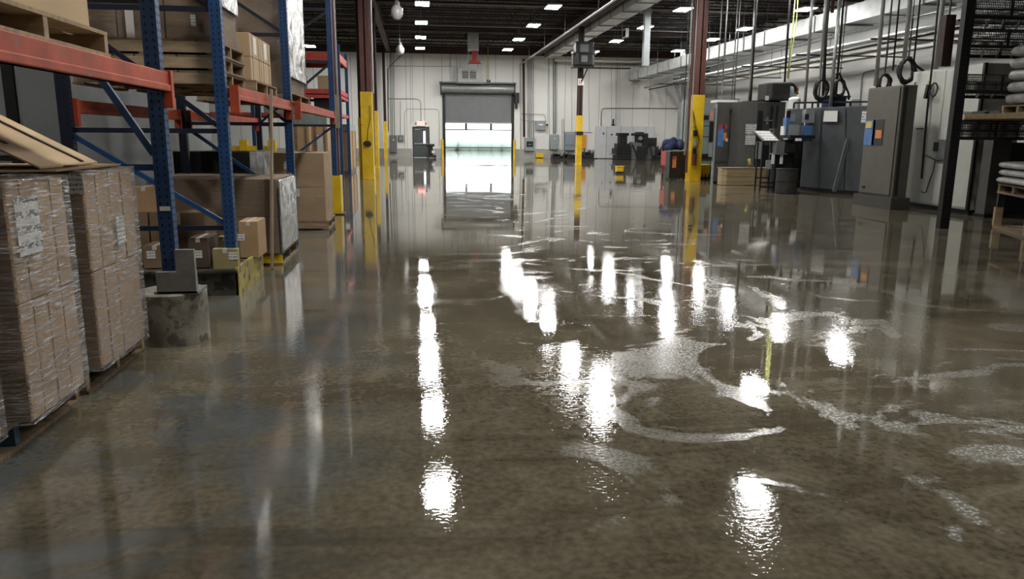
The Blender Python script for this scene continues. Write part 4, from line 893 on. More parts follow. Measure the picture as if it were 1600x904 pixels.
# stand with paper
yS = 20.7; X0, X1 = at(1191, 240, yS)[0], at(1212, 240, yS)[0]; zt = at(1200, 222, yS)[1]
t = thing('writing_stand', 'black tubular stand with white papers on its sloping top', 'stand', ((X0 + X1) / 2, yS, 0))
for xx in (X0, X1):
    for yy in (yS, yS + .32): MB().box(xx - .02, xx + .02, yy - .02, yy + .02, 0, zt).build('leg', BLACKM, t)
for z in (.35, .75): MB().box(X0, X1, yS + .30, yS + .34, z, z + .04).box(X0, X1, yS - .02, yS + .02, z * .3, z * .3 + .04).build('crossbar', BLACKM, t)
MB().add([(X0 - .05, yS - .1, zt), (X1 + .08, yS - .1, zt), (X1 + .02, yS + .5, zt + .3), (X0 - .12, yS + .5, zt + .3), (X0 - .05, yS - .1, zt + .03), (X1 + .08, yS - .1, zt + .03), (X1 + .02, yS + .5, zt + .33), (X0 - .12, yS + .5, zt + .33)], [(3, 2, 1, 0), (4, 5, 6, 7), (0, 1, 5, 4), (1, 2, 6, 5), (2, 3, 7, 6), (3, 0, 4, 7)]).build('sloping_top', BLACKM, t)
MB().add([(X0 + .02, yS - .06, zt + .055), (X1 + .02, yS - .06, zt + .055), (X1 - .03, yS + .46, zt + .315), (X0 - .07, yS + .46, zt + .315)], [(0, 1, 2, 3)]).build('paper_sheets', LABELB, t)
MB().box(X0 + .12, X1 - .1, yS - .03, yS, zt - .75, zt - .5).build('hanging_clipboard', LGREY, t)
# drum
X, Y = 10.22, 19.98
t = thing('steel_drum', 'open dark steel drum on the floor beside the writing stand', 'drum', (X, Y, 0))
MB().cyl((X, Y, 0), (X, Y, .68), .29, 28).build('drum_body', mat('sooty steel', (.045, .045, .042), .5, .4, .3, 6, bump=.2), t)
for z in (.01, .33, .66): MB().tube([(X + .295 * math.cos(a), Y + .295 * math.sin(a), z + .01) for a in [2 * math.pi * k / 28 for k in range(29)]], .012, 6).build('drum_ring', BLACKM, t)
# pedestal grinder station behind
yP = 20.75
t = thing('control_station', 'black pedestal with shelf, grey switch boxes and blue binder beside the drum', 'station', (at(1225, 240, yP)[0], yP, 0))
(X0, Z1), (X1, Z0) = at(1210, 218, yP), at(1240, 262, yP)
MB().box(X0 + .1, X1 - .05, yP, yP + .5, 0, Z1).build('pedestal', BLACKP, t, bevel=.02)
fpx(1209, 220, 1220, 240, MGREY, 'side_cover', yP, .2); fpx(1203, 239, 1222, 241, GALVD, 'tool_rest', yP, .3)
for a in (1206, 1219): fpx(a, 241, a + 3, 256, PAPER, 'hanging_rag', yP - .2, .03)
fpx(1219, 211, 1257, 216, BLACKM, 'shelf', yP + .2, .6)
s_ = fpx(1229, 170, 1252, 211, mat('station grey panel', (.20, .22, .22), .5), 'back_panel', yP + .35, .1)
fpx(1233, 177, 1241, 190, LGREY, 'screen', yP + .25, .03, s_); fpx(1229, 173, 1234, 186, BLACKP, 'switch', yP + .25, .03, s_)
fpx(1254, 172, 1268, 192, LGREY, 'switch_box', yP + .2, .2); fpx(1258, 178, 1263, 187, BLACKP, 'switch_face', yP - .0, .02)
fpx(1230, 195, 1244, 211, LGREY, 'small_box', yP - .1, .15); fpx(1224, 184, 1228, 211, SBLUE, 'blue_binder', yP, .2); fpx(1220, 197, 1223, 211, PAPER, 'paper_stack', yP, .2)
fpx(1222, 222, 1236, 238, DARKG, 'grinding_wheel_guard', yP - .01, .25)
p = lambda a, b_, y=yP - .05: (at(a, b_, y)[0], y, at(a, b_, y)[1])
MB().tube([p(1243, 222), p(1245, 232), p(1243, 245), p(1246, 258)], .03).tube([p(1250, 228), p(1254, 236), p(1248, 240), p(1246, 250)], .015).build('hanging_hose', CABLE, t)
# dark block added to fill the gap and cover the bright wall
(X0, Z1), (X1, _z) = at(1224, 222, 22.4), at(1266, 222, 22.4)
t = thing('gap_filler', 'dark filler block added in the gap behind the drum', 'bin', ((X0 + X1) / 2, 22.7, 0))
MB().box(X0, X1, 22.4, 22.9, .1, Z1).build('main_body', DARKG, t, bevel=.02); MB().box(X0 - .02, X1 + .02, 22.38, 22.92, Z1, Z1 + .04).build('filler_rim', BLACKM, t); MB().box(X0 + .05, X1 - .05, 22.45, 22.85, 0, .1).build('filler_base', BLACKM, t)
# blue grey machine
Aq, Bq_, Cq = fl(1249, 297), fl(1273, 299.5), fl(1342, 305.5)
t = thing('machine_cabinet', 'wide blue grey machine housing with a bar leaning on it', 'machine', ((Aq[0] + Cq[0]) / 2, Aq[1], 0))
MB().prism([Aq, Bq_, Cq, (Cq[0] + 2.0, Cq[1] + 1.2), (Aq[0] + 2.5, Aq[1] + 2.2)], .10, 2.36).build('housing', GREYB, t, bevel=.015)
MB().prism([(Aq[0] + .05, Aq[1] + .06), (Bq_[0] + .02, Bq_[1] + .06), (Cq[0] + .0, Cq[1] + .06), (Cq[0] + 1.9, Cq[1] + 1.2), (Aq[0] + 2.4, Aq[1] + 2.1)], 0, .10).build('plinth', BLACKM, t)
def onBC(px_, py_, off=.02):
    v = Vector((px_ - 800, py_ - 452, F)); r = Vector((xc.dot(v), yd.dot(v), zc.dot(v)))
    n = Vector((Cq[1] - Bq_[1], -(Cq[0] - Bq_[0]), 0)).normalized(); 
    if n.y > 0: n = -n
    q = (Vector((Bq_[0], Bq_[1], 0)) + n * off); k = (q - Vector((0, 0, HC))).dot(n) / r.dot(n); return Vector((0, 0, HC)) + r * k
def quad(pts, name, mt, par, th=.012):
    a = [onBC(x, y, .012) for x, y in pts]; b_ = [onBC(x, y, .012 + th) for x, y in pts]; return MB().add(a + b_, [(3, 2, 1, 0), (4, 5, 6, 7), (0, 1, 5, 4), (1, 2, 6, 5), (2, 3, 7, 6), (3, 0, 4, 7)]).build(name, mt, par)
quad([(1286, 190), (1308, 190), (1309, 173), (1288, 173)], 'white_notice', PAPER, t, .08)
quad([(1283, 171), (1284, 171), (1280, 296), (1279, 296)], 'panel_seam', BLACKM, t)
quad([(1345, 192), (1356, 192), (1357, 173), (1347, 173)], 'printed_sheet', LABELB, t)
quad([(1321, 170), (1322, 170), (1319, 300), (1318, 300)], 'panel_seam', BLACKM, t, .004)
fpx(1254, 196, 1267, 221, SBLUE, 'blue_sign', Bq_[1] + .1, .03)
o = MB().bar(onBC(1303, 299, .35) * 1, onBC(1325, 217, .04), .10, .05).build('steel_bar', mat('bright angle bar', (.22, .23, .23), .4, .5)); 
tag(o, 'grey flat bar leaning against the blue grey machine', 'bar')
Z = 2.36
t = thing('equipment_tray', 'long dark frame with blue crates on top of the blue grey machine', 'frame', (12.2, 20.8, Z))
a, _ = at(1246, 162, 21.2); b_, _ = at(1357, 162, 19.8)
MB().bar((a, 21.4, Z + .16), (b_ + .3, 20.2, Z + .16), .05, .05).build('top_rail', BLACKM, t)
for k in range(5):
    q = k / 4; xx = a + (b_ + .3 - a) * q; yy = 21.4 - 1.2 * q; MB().box(xx - .02, xx + .02, yy - .02, yy + .02, Z, Z + .16).build('rail_post', BLACKM, t)
a, z1 = at(1296, 152, 20.9); b_, _ = at(1322, 160, 20.9)
MB().box(a, b_, 20.9, 21.3, Z, z1).build('blue_crate', mat('dark blue enamel', (.02, .05, .13), .5), t); MB().box(a - .1, b_ + .1, 20.85, 21.35, z1, z1 + .05).build('crate_lid', MGREY, t)
a, z1 = at(1238, 150, 23.3); b_, z0 = at(1254, 165, 23.3)
t = thing('white_tank', 'rounded white plastic tank behind the grey switch boxes', 'tank', ((a + b_) / 2, 23.5, 0))
MB().cyl(((a + b_) / 2, 23.5, 0), ((a + b_) / 2, 23.5, 1.6), .12, 14).build('stand_post', BLACKM, t); MB().cyl(((a + b_) / 2, 23.5, 1.6), ((a + b_) / 2, 23.5, z1 - .1), (b_ - a) / 2, 20).sphere(((a + b_) / 2, 23.5, z1 - .1), (b_ - a) / 2, 14, sz=.5).build('tank_shell', PAPER, t); MB().cyl(((a + b_) / 2, 23.5, z1), ((a + b_) / 2, 23.5, z1 + .08), .06, 10).build('cap', LGREY, t)
# warm grey cabinet
t = thing('control_cabinet', 'tall warm grey control cabinet with blue warning sign', 'cabinet', (10.35, 15.8, 0))
MB().box(10.19, 10.52, 15.17, 16.42, .26, 2.62).build('cabinet_body', GREYC, t, bevel=.012)
MB().box(10.165, 10.19, 15.24, 16.38, .30, 2.58).build('cabinet_door', GREYC, t, bevel=.006)
MB().box(10.12, 10.56, 15.08, 16.5, 0, .26).build('plinth', mat('plinth grey', (.055, .053, .047), .5), t)
def xpx(a, b_, c, d_, X, mt, name, par, th=.008):
    (Ya, Z1), (Yb, Z0) = onx(a, b_, X), onx(c, d_, X); return MB().box(X - th, X, min(Ya, Yb), max(Ya, Yb), Z0, Z1).build(name, mt, par)
xpx(1353, 188, 1365, 227, 10.163, SBLUE, 'warning_sign', t); xpx(1365.5, 187, 1378, 227, 10.163, mat('sign black', (.03, .03, .035), .5), 'warning_sign', t)
s_ = xpx(1369, 203, 1377, 216, 10.153, SORANGE, 'sign_figure', t); xpx(1354, 190, 1362, 200, 10.153, mat('sign yellow', (.6, .5, .12), .5), 'sign_symbol', t)
for py_ in (290,): xpx(1347, py_, 1351, py_ + 3, 10.16, BLACKP, 'door_catch', t, .02)
MB().box(10.24, 10.30, 15.155, 15.17, .3, 2.58).build('side_seam', BLACKM, t)
# off white cabinet
t = thing('control_cabinet', 'tall off white double door cabinet behind the black rack post', 'cabinet', (11.5, 15, 0))
MB().box(11.06, 11.95, 13.95, 16.15, .10, 2.97).build('cabinet_body', CREAM, t, bevel=.012)
MB().box(11.10, 11.9, 13.98, 16.12, 0, .10).build('plinth', BLACKM, t)
MB().box(11.035, 11.06, 15.05, 16.0, .14, 2.92).build('cabinet_door', CREAM, t, bevel=.006); MB().box(11.035, 11.06, 13.99, 15.03, .14, 2.92).build('cabinet_door', CREAM, t, bevel=.006)
for z in (.45, 1.5, 2.6): MB().box(11.02, 11.06, 16.02, 16.06, z, z + .14).build('hinge', GALVD, t)
xpx(1432, 202, 1443, 218, 11.033, LABEL, 'printed_notice', t); xpx(1432, 200, 1443, 202, 11.033, BLKTXT, 'notice_header', t)
xpx(1463, 222, 1469, 236, 11.033, BLACKP, 'door_handle', t, .06); xpx(1468, 218, 1479, 249, 11.033, GALVD, 'lock_box', t, .05)
MB().box(11.0, 11.06, 13.90, 13.96, .1, 2.97).build('black_edge', BLACKM, t)
t = thing('side_panel', 'narrow dark grey panel leaning beyond the black rack post', 'panel', (11.4, 13.7, 0))
MB().box(11.10, 11.50, 13.55, 13.80, .06, 1.55).build('panel_sheet', mat('dusty grey sheet', (.10, .10, .095), .5), t); MB().box(11.08, 12.2, 13.52, 13.84, 0, .06).build('panel_foot', BLACKM, t)
MB().box(11.52, 13.2, 13.7, 13.84, .06, 1.45).build('dark_back', BLACKM, t)
# cables on the white cabinet
p = lambda a, b_, X=10.95: (X, *onx(a, b_, X))
o = MB().tube([(11.2, 15.4, 7.4), p(1466, 5), p(1458, 90), p(1451, 150), p(1445, 215), p(1440, 279)], .022, 8).build('hanging_hose', CABLE); tag(o, 'thick black hose hanging down in front of the off white cabinet', 'hose')
o = MB().tube([p(1441, 246), p(1447, 243), p(1455, 246), p(1462, 250), p(1473, 252)], .012, 6).tube([p(1461, 251), p(1458, 268), p(1452, 284), p(1447, 300), p(1442, 301), p(1440, 298)], .012, 6).build('loose_cable', CABLE); tag(o, 'thin black cable drooping across the off white cabinet', 'cable')
t = thing('pendant_control', 'black pendant control with looped cord on the off white cabinet', 'control', p(1450, 152))
MB().bar(p(1447, 154), p(1452, 132), .09, .07).build('handset', BLACKP, t); MB().bar(p(1451, 131), p(1452, 126), .04, .04).build('yellow_button', YCORD, t)
cY, cZ = onx(1459, 140, 10.95); MB().tube([(10.95, cY + .11 * math.cos(a), cZ + .14 * math.sin(a)) for a in [2 * math.pi * k / 20 for k in range(21)]], .016).build('cord_loop', CABLE, t)
# cable coils
def coil(label, px_, py_, rx, X, tail=None):
    Y0, Z0 = onx(px_, py_, X); sc_ = Y0 / 1190.; r = rx * sc_
    t = thing('cable_coil', label, 'cable', (X, Y0, Z0 - r * 1.2)); rnd = random.Random(px_)
    for k in range(9):
        a0, b0 = r * rnd.uniform(.72, 1.0), r * 1.25 * rnd.uniform(.85, 1.05); ox = rnd.uniform(-.05, .05) * r
        MB().tube([(X + (ox + a0 * math.cos(a)) , Y0 + rnd.uniform(-.0, .0) + .05 * math.sin(2 * a + k), Z0 + b0 * math.sin(a) + (r - b0 / 1.25)) for a in [2 * math.pi * q / 28 for q in range(29)]], .027, 6).build('cable_loop', CABLE, t)
    MB().cyl((X, Y0, Z0 + r * 1.25), (X, Y0, 8.0), .012, 6).build('hanging_wire', BLACKM, t)
    if tail: MB().tube([at(a, b_, Y0) and (at(a, b_, Y0)[0], Y0, at(a, b_, Y0)[1]) for a, b_ in tail], .028, 6).build('cable_tail', CABLE, t)
    return t
coil('black cable coil hanging over the blue grey machine, left of a pair', 1283, 141, 13, 11.4)
coil('black cable coil hanging over the blue grey machine, right of a pair', 1311, 138, 11, 11.9, [(1306, 116), (1311, 114), (1318, 128), (1326, 146), (1326, 156)])
coil('large black cable coil above the gap between grey and off white cabinets', 1417, 111, 15, 11.3, [(1412, 93), (1424, 92), (1432, 103), (1446, 113), (1452, 112)])
coil('black cable coil just behind the top of the warm grey cabinet', 1381, 130, 11, 11.2)
# drops from the roof to the machines
def drop(label, pts, Y, r, mt=GALVD, name='conduit_drop', group=None, cat='pipe'):
    q = [(at(a, b_, Y)[0], Y, at(a, b_, Y)[1]) for a, b_ in pts]; q[0] = (q[0][0] , Y, 7.5)
    return tag(MB().tube(q, r, 8).build(name, mt), label, cat, group)
drop('bright steel conduit dropping to the charcoal machine', [(1180, 2), (1171, 158)], 24.3, .05, GALV)
drop('black cable beside the bright conduit over the charcoal machine', [(1182, 2), (1173, 158)], 24.2, .03, CABLE, 'cable_drop', None, 'cable')
drop('thin dark conduit dropping left of the bright conduit', [(1136, 20), (1127, 160)], 25, .025)
for k, x_ in enumerate((1119, 1143, 1147)): drop('thin conduit dropping behind the charcoal machine, %s of three' % ('left', 'middle', 'right')[k], [(x_ + 3, 110), (x_, 158)], 26.5, .022, GALVD, 'conduit_drop', 'thin conduits dropping behind the charcoal machine')
drop('black cable dropping to the black blower', [(1233, 2), (1226, 128)], 24, .035, CABLE, 'cable_drop', None, 'cable')
drop('yellow cord dropping beside the black blower, left strand', [(1243, 2), (1238, 50), (1230, 122)], 23.8, .02, YCORD, 'power_cable', None, 'cord')
drop('yellow cord dropping beside the black blower, right strand', [(1246, 2), (1244, 40), (1235, 95), (1232, 124)], 23.7, .018, YCORD, 'power_cable', None, 'cord')
drop('perforated steel strut dropping to the switch boxes', [(1268, 2), (1257, 170)], 21.6, .045, GALV)
drop('steel conduit dropping through the left cable coil', [(1288, 2), (1278, 168)], 21.2, .038, GALV)
drop('black hose dropping between the two cable coils', [(1294, 2), (1290, 60), (1286, 160)], 21.3, .045, CABLE, 'hose_drop', None, 'hose')
drop('bright steel conduit dropping to the white notice', [(1312, 2), (1304, 90), (1297, 172)], 20.6, .05, GALV)
drop('dark pipe just right of the bright conduit at the white notice', [(1317, 2), (1310, 100), (1305, 160)], 21.0, .035, BLACKM)
drop('brown painted pipe near the roof above the cable coils', [(1302, 2), (1300, 20)], 21.8, .05, BROWN)
drop('steel conduit dropping to the warm grey cabinet', [(1379, 2), (1368, 134)], 16.2, .045, GALV)
drop('steel conduit dropping through the large cable coil', [(1421, 2), (1413, 92)], 15.9, .05, GALV)
drop('pale conduit dropping to the off white cabinet', [(1471, 2), (1462, 108)], 14.9, .045, CONDUIT)
for k, (a, b_) in enumerate((((1389, 40), (1383, 112)), ((1400, 35), (1395, 110)), ((1434, 25), (1428, 95)))): drop('thin dark rod dropping behind the grey and off white cabinets, %s one' % ('left', 'middle', 'right')[k], [a, b_], 18, .022, BLACKM, 'rod_drop', 'thin rods dropping behind the cabinets')
o = MB().tube([(19.95, *onx(a, b_, 19.95)) for a, b_ in [(1344, 168)] + curve((1346, 125), (1347, 114), (1352, 112)) + [(1400, 102)]], .035, 6).build('wall_conduit', GALVD); tag(o, 'bent conduit on the right wall above the machines', 'pipe')
o = MB().box(19.6, 19.98, 32.8, 33.3, onx(1344, 160, 19.8)[1] - .25, onx(1344, 160, 19.8)[1] + .15).build('junction_box', LGREY); tag(o, 'small junction box on the right wall behind the cable coils', 'box')
# jib arm post on the far right
X, _ = at(1062, 190, 47.5)
t = thing('jib_crane', 'grey steel wall post with dark bracket arms right of the hanging pale pipe', 'crane', (X, 47.5, 0))
MB().box(X - .13, X + .13, 47.4, 47.6, 0, 7.4).build('mast', GALVD, t)
for q in (112, 118, 124, 131): Z = at(1062, q, 47.5)[1]; MB().bar((X - .6, 47.4, Z), (X + 1.6, 47.0, Z + .25), .09, .12).build('arm', BLACKM, t)
MB().bar((X - .5, 47.4, at(1062, 131, 47.5)[1]), (X, 47.4, at(1062, 160, 47.5)[1]), .1, .1).build('strut', MGREY, t)
# ------------------------------------------------------------------ black rack at the right
t = thing('mesh_rack', 'black steel rack with wire mesh shelves at the right edge', 'rack', (9.9, 12.5, 0))
xp = fl(1474, 357)[0]
for (xx, yy) in ((xp + .03, 11.9), (xp + 1.10, 13.3), (xp + 2.6, 11.9), (xp + 3.6, 13.3)):
    m = MB(); m.box(xx - .085, xx + .085, yy - .055, yy + .055, 0, 5.2, 0)
    z = .15
    while z < 5.1: m.box(xx - .045, xx - .03, yy - .057, yy - .05, z, z + .03, 1); m.box(xx + .02, xx + .035, yy - .057, yy - .05, z, z + .03, 1); z += .075
    m.build('post', [BLACKM, HOLE], t)
for z in (.35, 1.2, 2.2, 3.2, 4.2): MB().bar((xp + .05, 11.95, z), (xp + 1.1, 13.3, z), .05, .05).build('side_brace', BLACKM, t)
MESHM = mat('black wire', (.02, .02, .02), .45, .3, 0)
def mesh_panel(y, z0, z1, o=0.):
    m = MB(); x0, x1_ = xp + .10 + o, xp + 2.53 + o
    m.box(x0, x1_, y - .015, y + .015, z0 - .055, z0); m.box(x0, x1_, y - .015, y + .015, z1, z1 + .02); m.box(x0, x1_, y - .012, y + .012, (z0 + z1) / 2 - .01 - .02, (z0 + z1) / 2 + .01 - .02)
    x = x0
    while x < x1_: m.box(x, x + .012, y - .004, y + .004, z0, z1); x += .032
    z = z0 + .04
    while z < z1: m.box(x0, x1_, y - .003, y + .003, z, z + .010); z += .04
    for q in (.28, .62): m.box(x0 + (x1_ - x0) * q, x0 + (x1_ - x0) * q + .035, y - .02, y + .01, z0, z1)
    m.build('mesh_panel', MESHM, t)
for z0, z1 in ((3.50, 3.74), (3.04, 3.27), (2.31, 2.55), (1.55, 1.80)):
    mesh_panel(11.9, z0, z1); mesh_panel(13.3, z0, z1, 1.02)
    m = MB()
    for k in range(9): m.bar((xp + .12 + k * .3, 11.92, z0 - .035), (xp + 1.14 + k * .3, 13.28, z0 - .035), .03, .03)
    m.build('shelf_bars', MESHM, t)
MB().prism([(xp + .12, 11.78), (xp + .75, 11.05), (xp + 2.55, 11.05), (xp + 3.5, 13.2), (xp + 1.1, 13.2)], 1.84, 1.92).build('shelf_board', WOODL, t)
X, Z = at(1481, 24, 12.6); _, Z2 = at(1479, 104, 12.6)
o = MB().box(X - .09, X + .09, 12.5, 12.62, Z2, Z).box(X - .01, X + .01, 12.55, 12.57, Z, 7.5).build('brown_channel', BROWND); tag(o, 'short dark brown channel hanging left of the black rack post', 'channel')
for k, (a, w_, lab) in enumerate(((1507, .35, 'left'), (1528, .3, 'right'))):
    X, _ = at(a, 180, 11.95); o = MB().add([(X, 11.8, 1.925), (X + w_, 11.8, 1.925), (X + w_, 12.1, 1.925), (X, 12.1, 1.925), (X, 11.8, 1.95), (X + w_ * .8, 11.8, 1.99), (X + w_, 12.1, 1.96), (X, 12.1, 1.98)], [(3, 2, 1, 0), (4, 5, 6, 7), (0, 1, 5, 4), (1, 2, 6, 5), (2, 3, 7, 6), (3, 0, 4, 7)]).build('paper_bundle', LGREY); tag(o, 'crumpled pale paper bundle on the wooden shelf of the black rack, %s one' % lab, 'paper')
def sack(w_, d_, h, rnd):
    m = MB(); n, q = 12, 28; vs = []; fs = []
    f = lambda c, e: math.copysign(abs(c) ** e, c)
    for i in range(n + 1):
        p_ = -math.pi / 2 + math.pi * i / n
        for j in range(q):
            a = 2 * math.pi * j / q; k = 1 + rnd.uniform(-.018, .018)
            vs.append((w_ / 2 * f(math.cos(p_), .45) * f(math.cos(a), .28) * k, d_ / 2 * f(math.cos(p_), .45) * f(math.sin(a), .28) * k, h / 2 + h / 2 * f(math.sin(p_), .55) * (1 + rnd.uniform(-.04, .0))))
    for i in range(n):
        for j in range(q): fs.append((i * q + j, i * q + (j + 1) % q, (i + 1) * q + (j + 1) % q, (i + 1) * q + j))
    return m.add(vs, fs, 0, True)
def sacks(x, y, z, n, w_, d_, h, rz, where):
    for k in range(n):
        rnd = random.Random(k + int(x * 100)); m = sack(w_, d_, h * 1.04, rnd)
        o = m.build('wrapped_sack', BAG, loc=(0, 0, 0)); o.location = (x + rnd.uniform(-.012, .012), y + rnd.uniform(-.012, .012), z + k * h); o.rotation_euler.z = rz
        tag(o, 'grey film wrapped sack %s, %s' % (where, ('at the bottom', 'second up', 'third up', 'fourth up', 'fifth up', 'sixth up', 'seventh up', 'eighth up')[k] if k < n - 1 else 'grey film wrapped sack %s, topmost' % where), 'sack', 'grey wrapped sacks ' + where)
        if k == n - 1: o['label'] = 'grey film wrapped sack %s, topmost' % where
# lower crate stack, turned towards the aisle
P = fl(1549, 355); rz = -math.radians(22.5)
root = thing('wooden_crate_base', 'dark wooden crate base on the floor holding grey sacks at the right edge', 'crate', (0, 0, 0))
w_, L = 1.1, 1.5
for z0, z1, nm in ((.0, .045, 'bottom_boards'), (.60, .635, 'middle_boards'), (.74, .77, 'top_boards')):
    m = MB()
    for k in range(6): m.box(.0 + k * w_ / 6 + .01, (k + 1) * w_ / 6 - .01, -L, 0, z0, z1)
    m.build(nm, WOOD, root)
for yy in (-.09, -.75, -1.5): MB().box(.02, w_, yy, yy + .09, .635, .74).build('stringer', WOOD, root)
for yy in (-.09, -1.5): MB().box(.0, .12, yy, yy + .09, .045, .36).build('corner_block', WOODL, root); MB().box(.02, .10, yy, yy + .07, .36, .60).build('corner_post', BLACKM, root)
MB().box(w_ - .1, w_, -L, 0, .045, .6).build('rear_board', WOOD, root)
root.location = (P[0], P[1], 0); root.rotation_euler.z = rz
R2 = Matrix.Rotation(rz, 3, 'Z'); c = Vector((P[0], P[1], 0)) + R2 @ Vector((.53, -.78, 0))
sacks(c.x, c.y, .772, 3, 1.2, 1.6, .125, rz, 'on the dark crate base at the right edge')
X, _ = at(1573, 120, 11.75)
pallet(X, X + 1.1, 11.1, 11.78, 1.922, 'light pallet on the wooden shelf of the black rack', mt=WOODL, mts=WOODL)
sacks(X + .57, 11.44, 2.062, 5, 1.18, .66, .19, 0, 'stacked on the shelf pallet of the black rack')

# ================================================================== MACHINERY AT THE FAR END, RIGHT
def bx(m, a, b_, c, d_, Y, dep, mi=0):
    (X0, Z1), (X1, Z0) = at(a, b_, Y), at(c, d_, Y); return m.box(X0, X1, Y, Y + dep, max(Z0, .0), Z1, mi)
Y = 50.8
t = thing('black_press', 'black stepped press standing before the white partition', 'machine', (at(975, 240, Y)[0], Y, 0))
bx(MB(), 964, 241, 990, 249.5, Y - .2, 1.2).build('base', DARKG, t, bevel=.03); bx(MB(), 962, 232, 988, 241, Y - .1, 1.1).build('table', BLACKM, t, bevel=.03)
m = MB(); bx(m, 965, 224, 984, 232, Y, .9); bx(m, 969, 211, 980, 224, Y, .7); m.build('column_body', DARKG, t, bevel=.02)
bx(MB(), 967, 207.5, 983, 212, Y - .05, .8).build('head', BLACKM, t, bevel=.02)
for q in (966, 986): X = at(q, 236, Y - .3)[0]; MB().cyl((X, Y - .1, at(q, 247, Y)[1] + .1), (X, Y - .1, at(q, 228, Y)[1]), .06, 8).build('hand_lever', BLACKM, t)
bx(MB(), 955, 240.5, 964, 241.5, Y, .5).build('side_shelf', GALVD, t)
Y = 49.6
t = thing('milling_machine', 'grey and black milling machine right of the stepped press', 'machine', (at(1006, 240, Y)[0], Y, 0))
bx(MB(), 992, 222, 1024, 250, Y + .3, 1.4).build('frame_body', mat('grimy grey enamel', (.13, .135, .14), .5, 0, .4, 5, bump=.3), t, bevel=.04)
bx(MB(), 998, 228, 1008.5, 251, Y - .1, .6).build('black_cabinet', BLACKP, t, bevel=.02)
m = MB(); bx(m, 997, 206, 1006, 222, Y + .3, .8); bx(m, 992, 208, 1013, 212, Y + .2, .9); m.build('spindle_head', DARKG, t, bevel=.02)
m = MB(); bx(m, 1011, 215, 1026, 228, Y + .2, .9); bx(m, 1006, 212, 1012, 240, Y, .3); m.build('motor_housing', BLACKM, t, bevel=.02)
for a, b_, c, d_ in ((988, 226, 996, 245), (1022, 222, 1031, 250), (1016, 228, 1020, 250)):
    p0 = at(a, b_, Y); p1 = at(c, d_, Y); MB().cyl((p0[0], Y, p0[1]), (p1[0], Y, max(p1[1], .05)), .06, 8).build('strut', DARKG, t)
for q in (1001, 1008): X, Z = at(q, 216, Y + .1); MB().cyl((X, Y + .1, Z), (X, Y + .3, Z), .14, 12).build('hand_wheel', GALVD, t)
def pile(label, a, b_, c, d_, Y, n, seed, name='engine_parts', cat='machinery'):
    rnd = random.Random(seed); X0, Z1 = at(a, b_, Y); X1, _ = at(c, d_, Y)
    t = thing(name, label, cat, ((X0 + X1) / 2, Y + .5, 0))
    MB().box(X0, X1, Y, Y + 1.0, 0, .1).build('base_frame', BLACKM, t)
    for k in range(n):
        x = rnd.uniform(X0 + .15, X1 - .15); h = .1 + (Z1 - .1) * rnd.uniform(.45, 1.0) * (1 - .4 * abs((x - X0) / (X1 - X0) * 2 - 1)); w_ = rnd.uniform(.1, .28)
        m = MB(); m.box(x - w_, x + w_, Y + rnd.uniform(0, .2), Y + rnd.uniform(.5, .9), .1, h * .75)
        m.cyl((x, Y + .1, h * .5), (x, Y + .6, h * .5), w_ * .7, 10); m.cyl((x - w_ * .5, Y + .3, h * .7), (x - w_ * .5, Y + .3, h), .05, 8); m.cyl((x + w_ * .4, Y + .2, h * .6), (x + w_ * .9, Y + .2, h * .95), .04, 8)
        m.build('casting', DARKG if k % 3 else BLACKM, t, bevel=.015)
    return t
pile('low heap of black engine castings left of the black column', 864, 236, 896, 248, 51.5, 7, 3)
pile('higher heap of dark engine castings right of the black column', 899, 230, 929, 249, 51.0, 9, 5)
t = pile('greasy dark machine parts right of the milling machine', 1026, 226, 1042, 250, 48.5, 4, 8)
t = pile('engine block on a red stand beside the black bin', 1041, 216, 1064, 250, 33.5, 5, 12, 'engine_on_stand')
# navy cloth bundle on red cart
yC = 27.6; (X0, Z1), (X1, Z0) = at(1040, 213, yC), at(1072, 236, yC)
t = thing('parts_cart', 'red cart piled with a navy cloth bundle behind the black bin', 'cart', ((X0 + X1) / 2, yC, 0))
m = MB(); rnd = random.Random(4)
for k in range(16): q = rnd.uniform(.12, .88); m.sphere((X0 + (X1 - X0) * q, yC + rnd.uniform(.1, .5), Z0 + .05 + (Z1 - Z0 - .2) * rnd.uniform(.1, 1) * (1 - abs(q - .5))), rnd.uniform(.13, .2), 8)
m.build('cloth_bundle', NAVY, t)
MB().box(X0 + .05, X1, yC, yC + .6, .45, Z0 + .02).build('cart_body', REDP, t, bevel=.02)
for xx in (X0 + .1, X1 - .05):
    for yy in (yC + .05, yC + .55): MB().cyl((xx, yy, .08), (xx + .04, yy, .08), .08, 12).build('wheel', BLACKP, t); MB().box(xx - .01, xx + .05, yy - .02, yy + .02, .1, .45).build('leg', REDP, t)
X0, X1 = at(1046, 260, 26.35)[0], at(1073, 260, 26.35)[0]; zt = at(1058, 237, 26.35)[1]
t = thing('black_bin', 'tall black cabinet with a coloured label beside the maroon column', 'bin', ((X0 + X1) / 2, 26.4, 0))
MB().box(X0 + .02, X1 - .02, 26.4, 26.85, .06, zt).build('main_body', BLACKP, t, bevel=.015)
MB().box(X0, X1, 26.36, 26.87, zt, zt + .04).build('bin_lid', MGREY, t)
fpx(1049, 243, 1058, 270, BLACKM, 'front_frame', 26.4, .02, t); s_ = fpx(1051, 244, 1056, 262, SORANGE, 'coloured_label', 26.38, .008, t); fpx(1051, 244, 1056, 249, REDP, 'label_top', 26.37, .006, s_)
for xx in (X0 + .06, X1 - .1): MB().box(xx, xx + .05, 26.42, 26.48, 0, .06).build('foot', BLACKM, t)
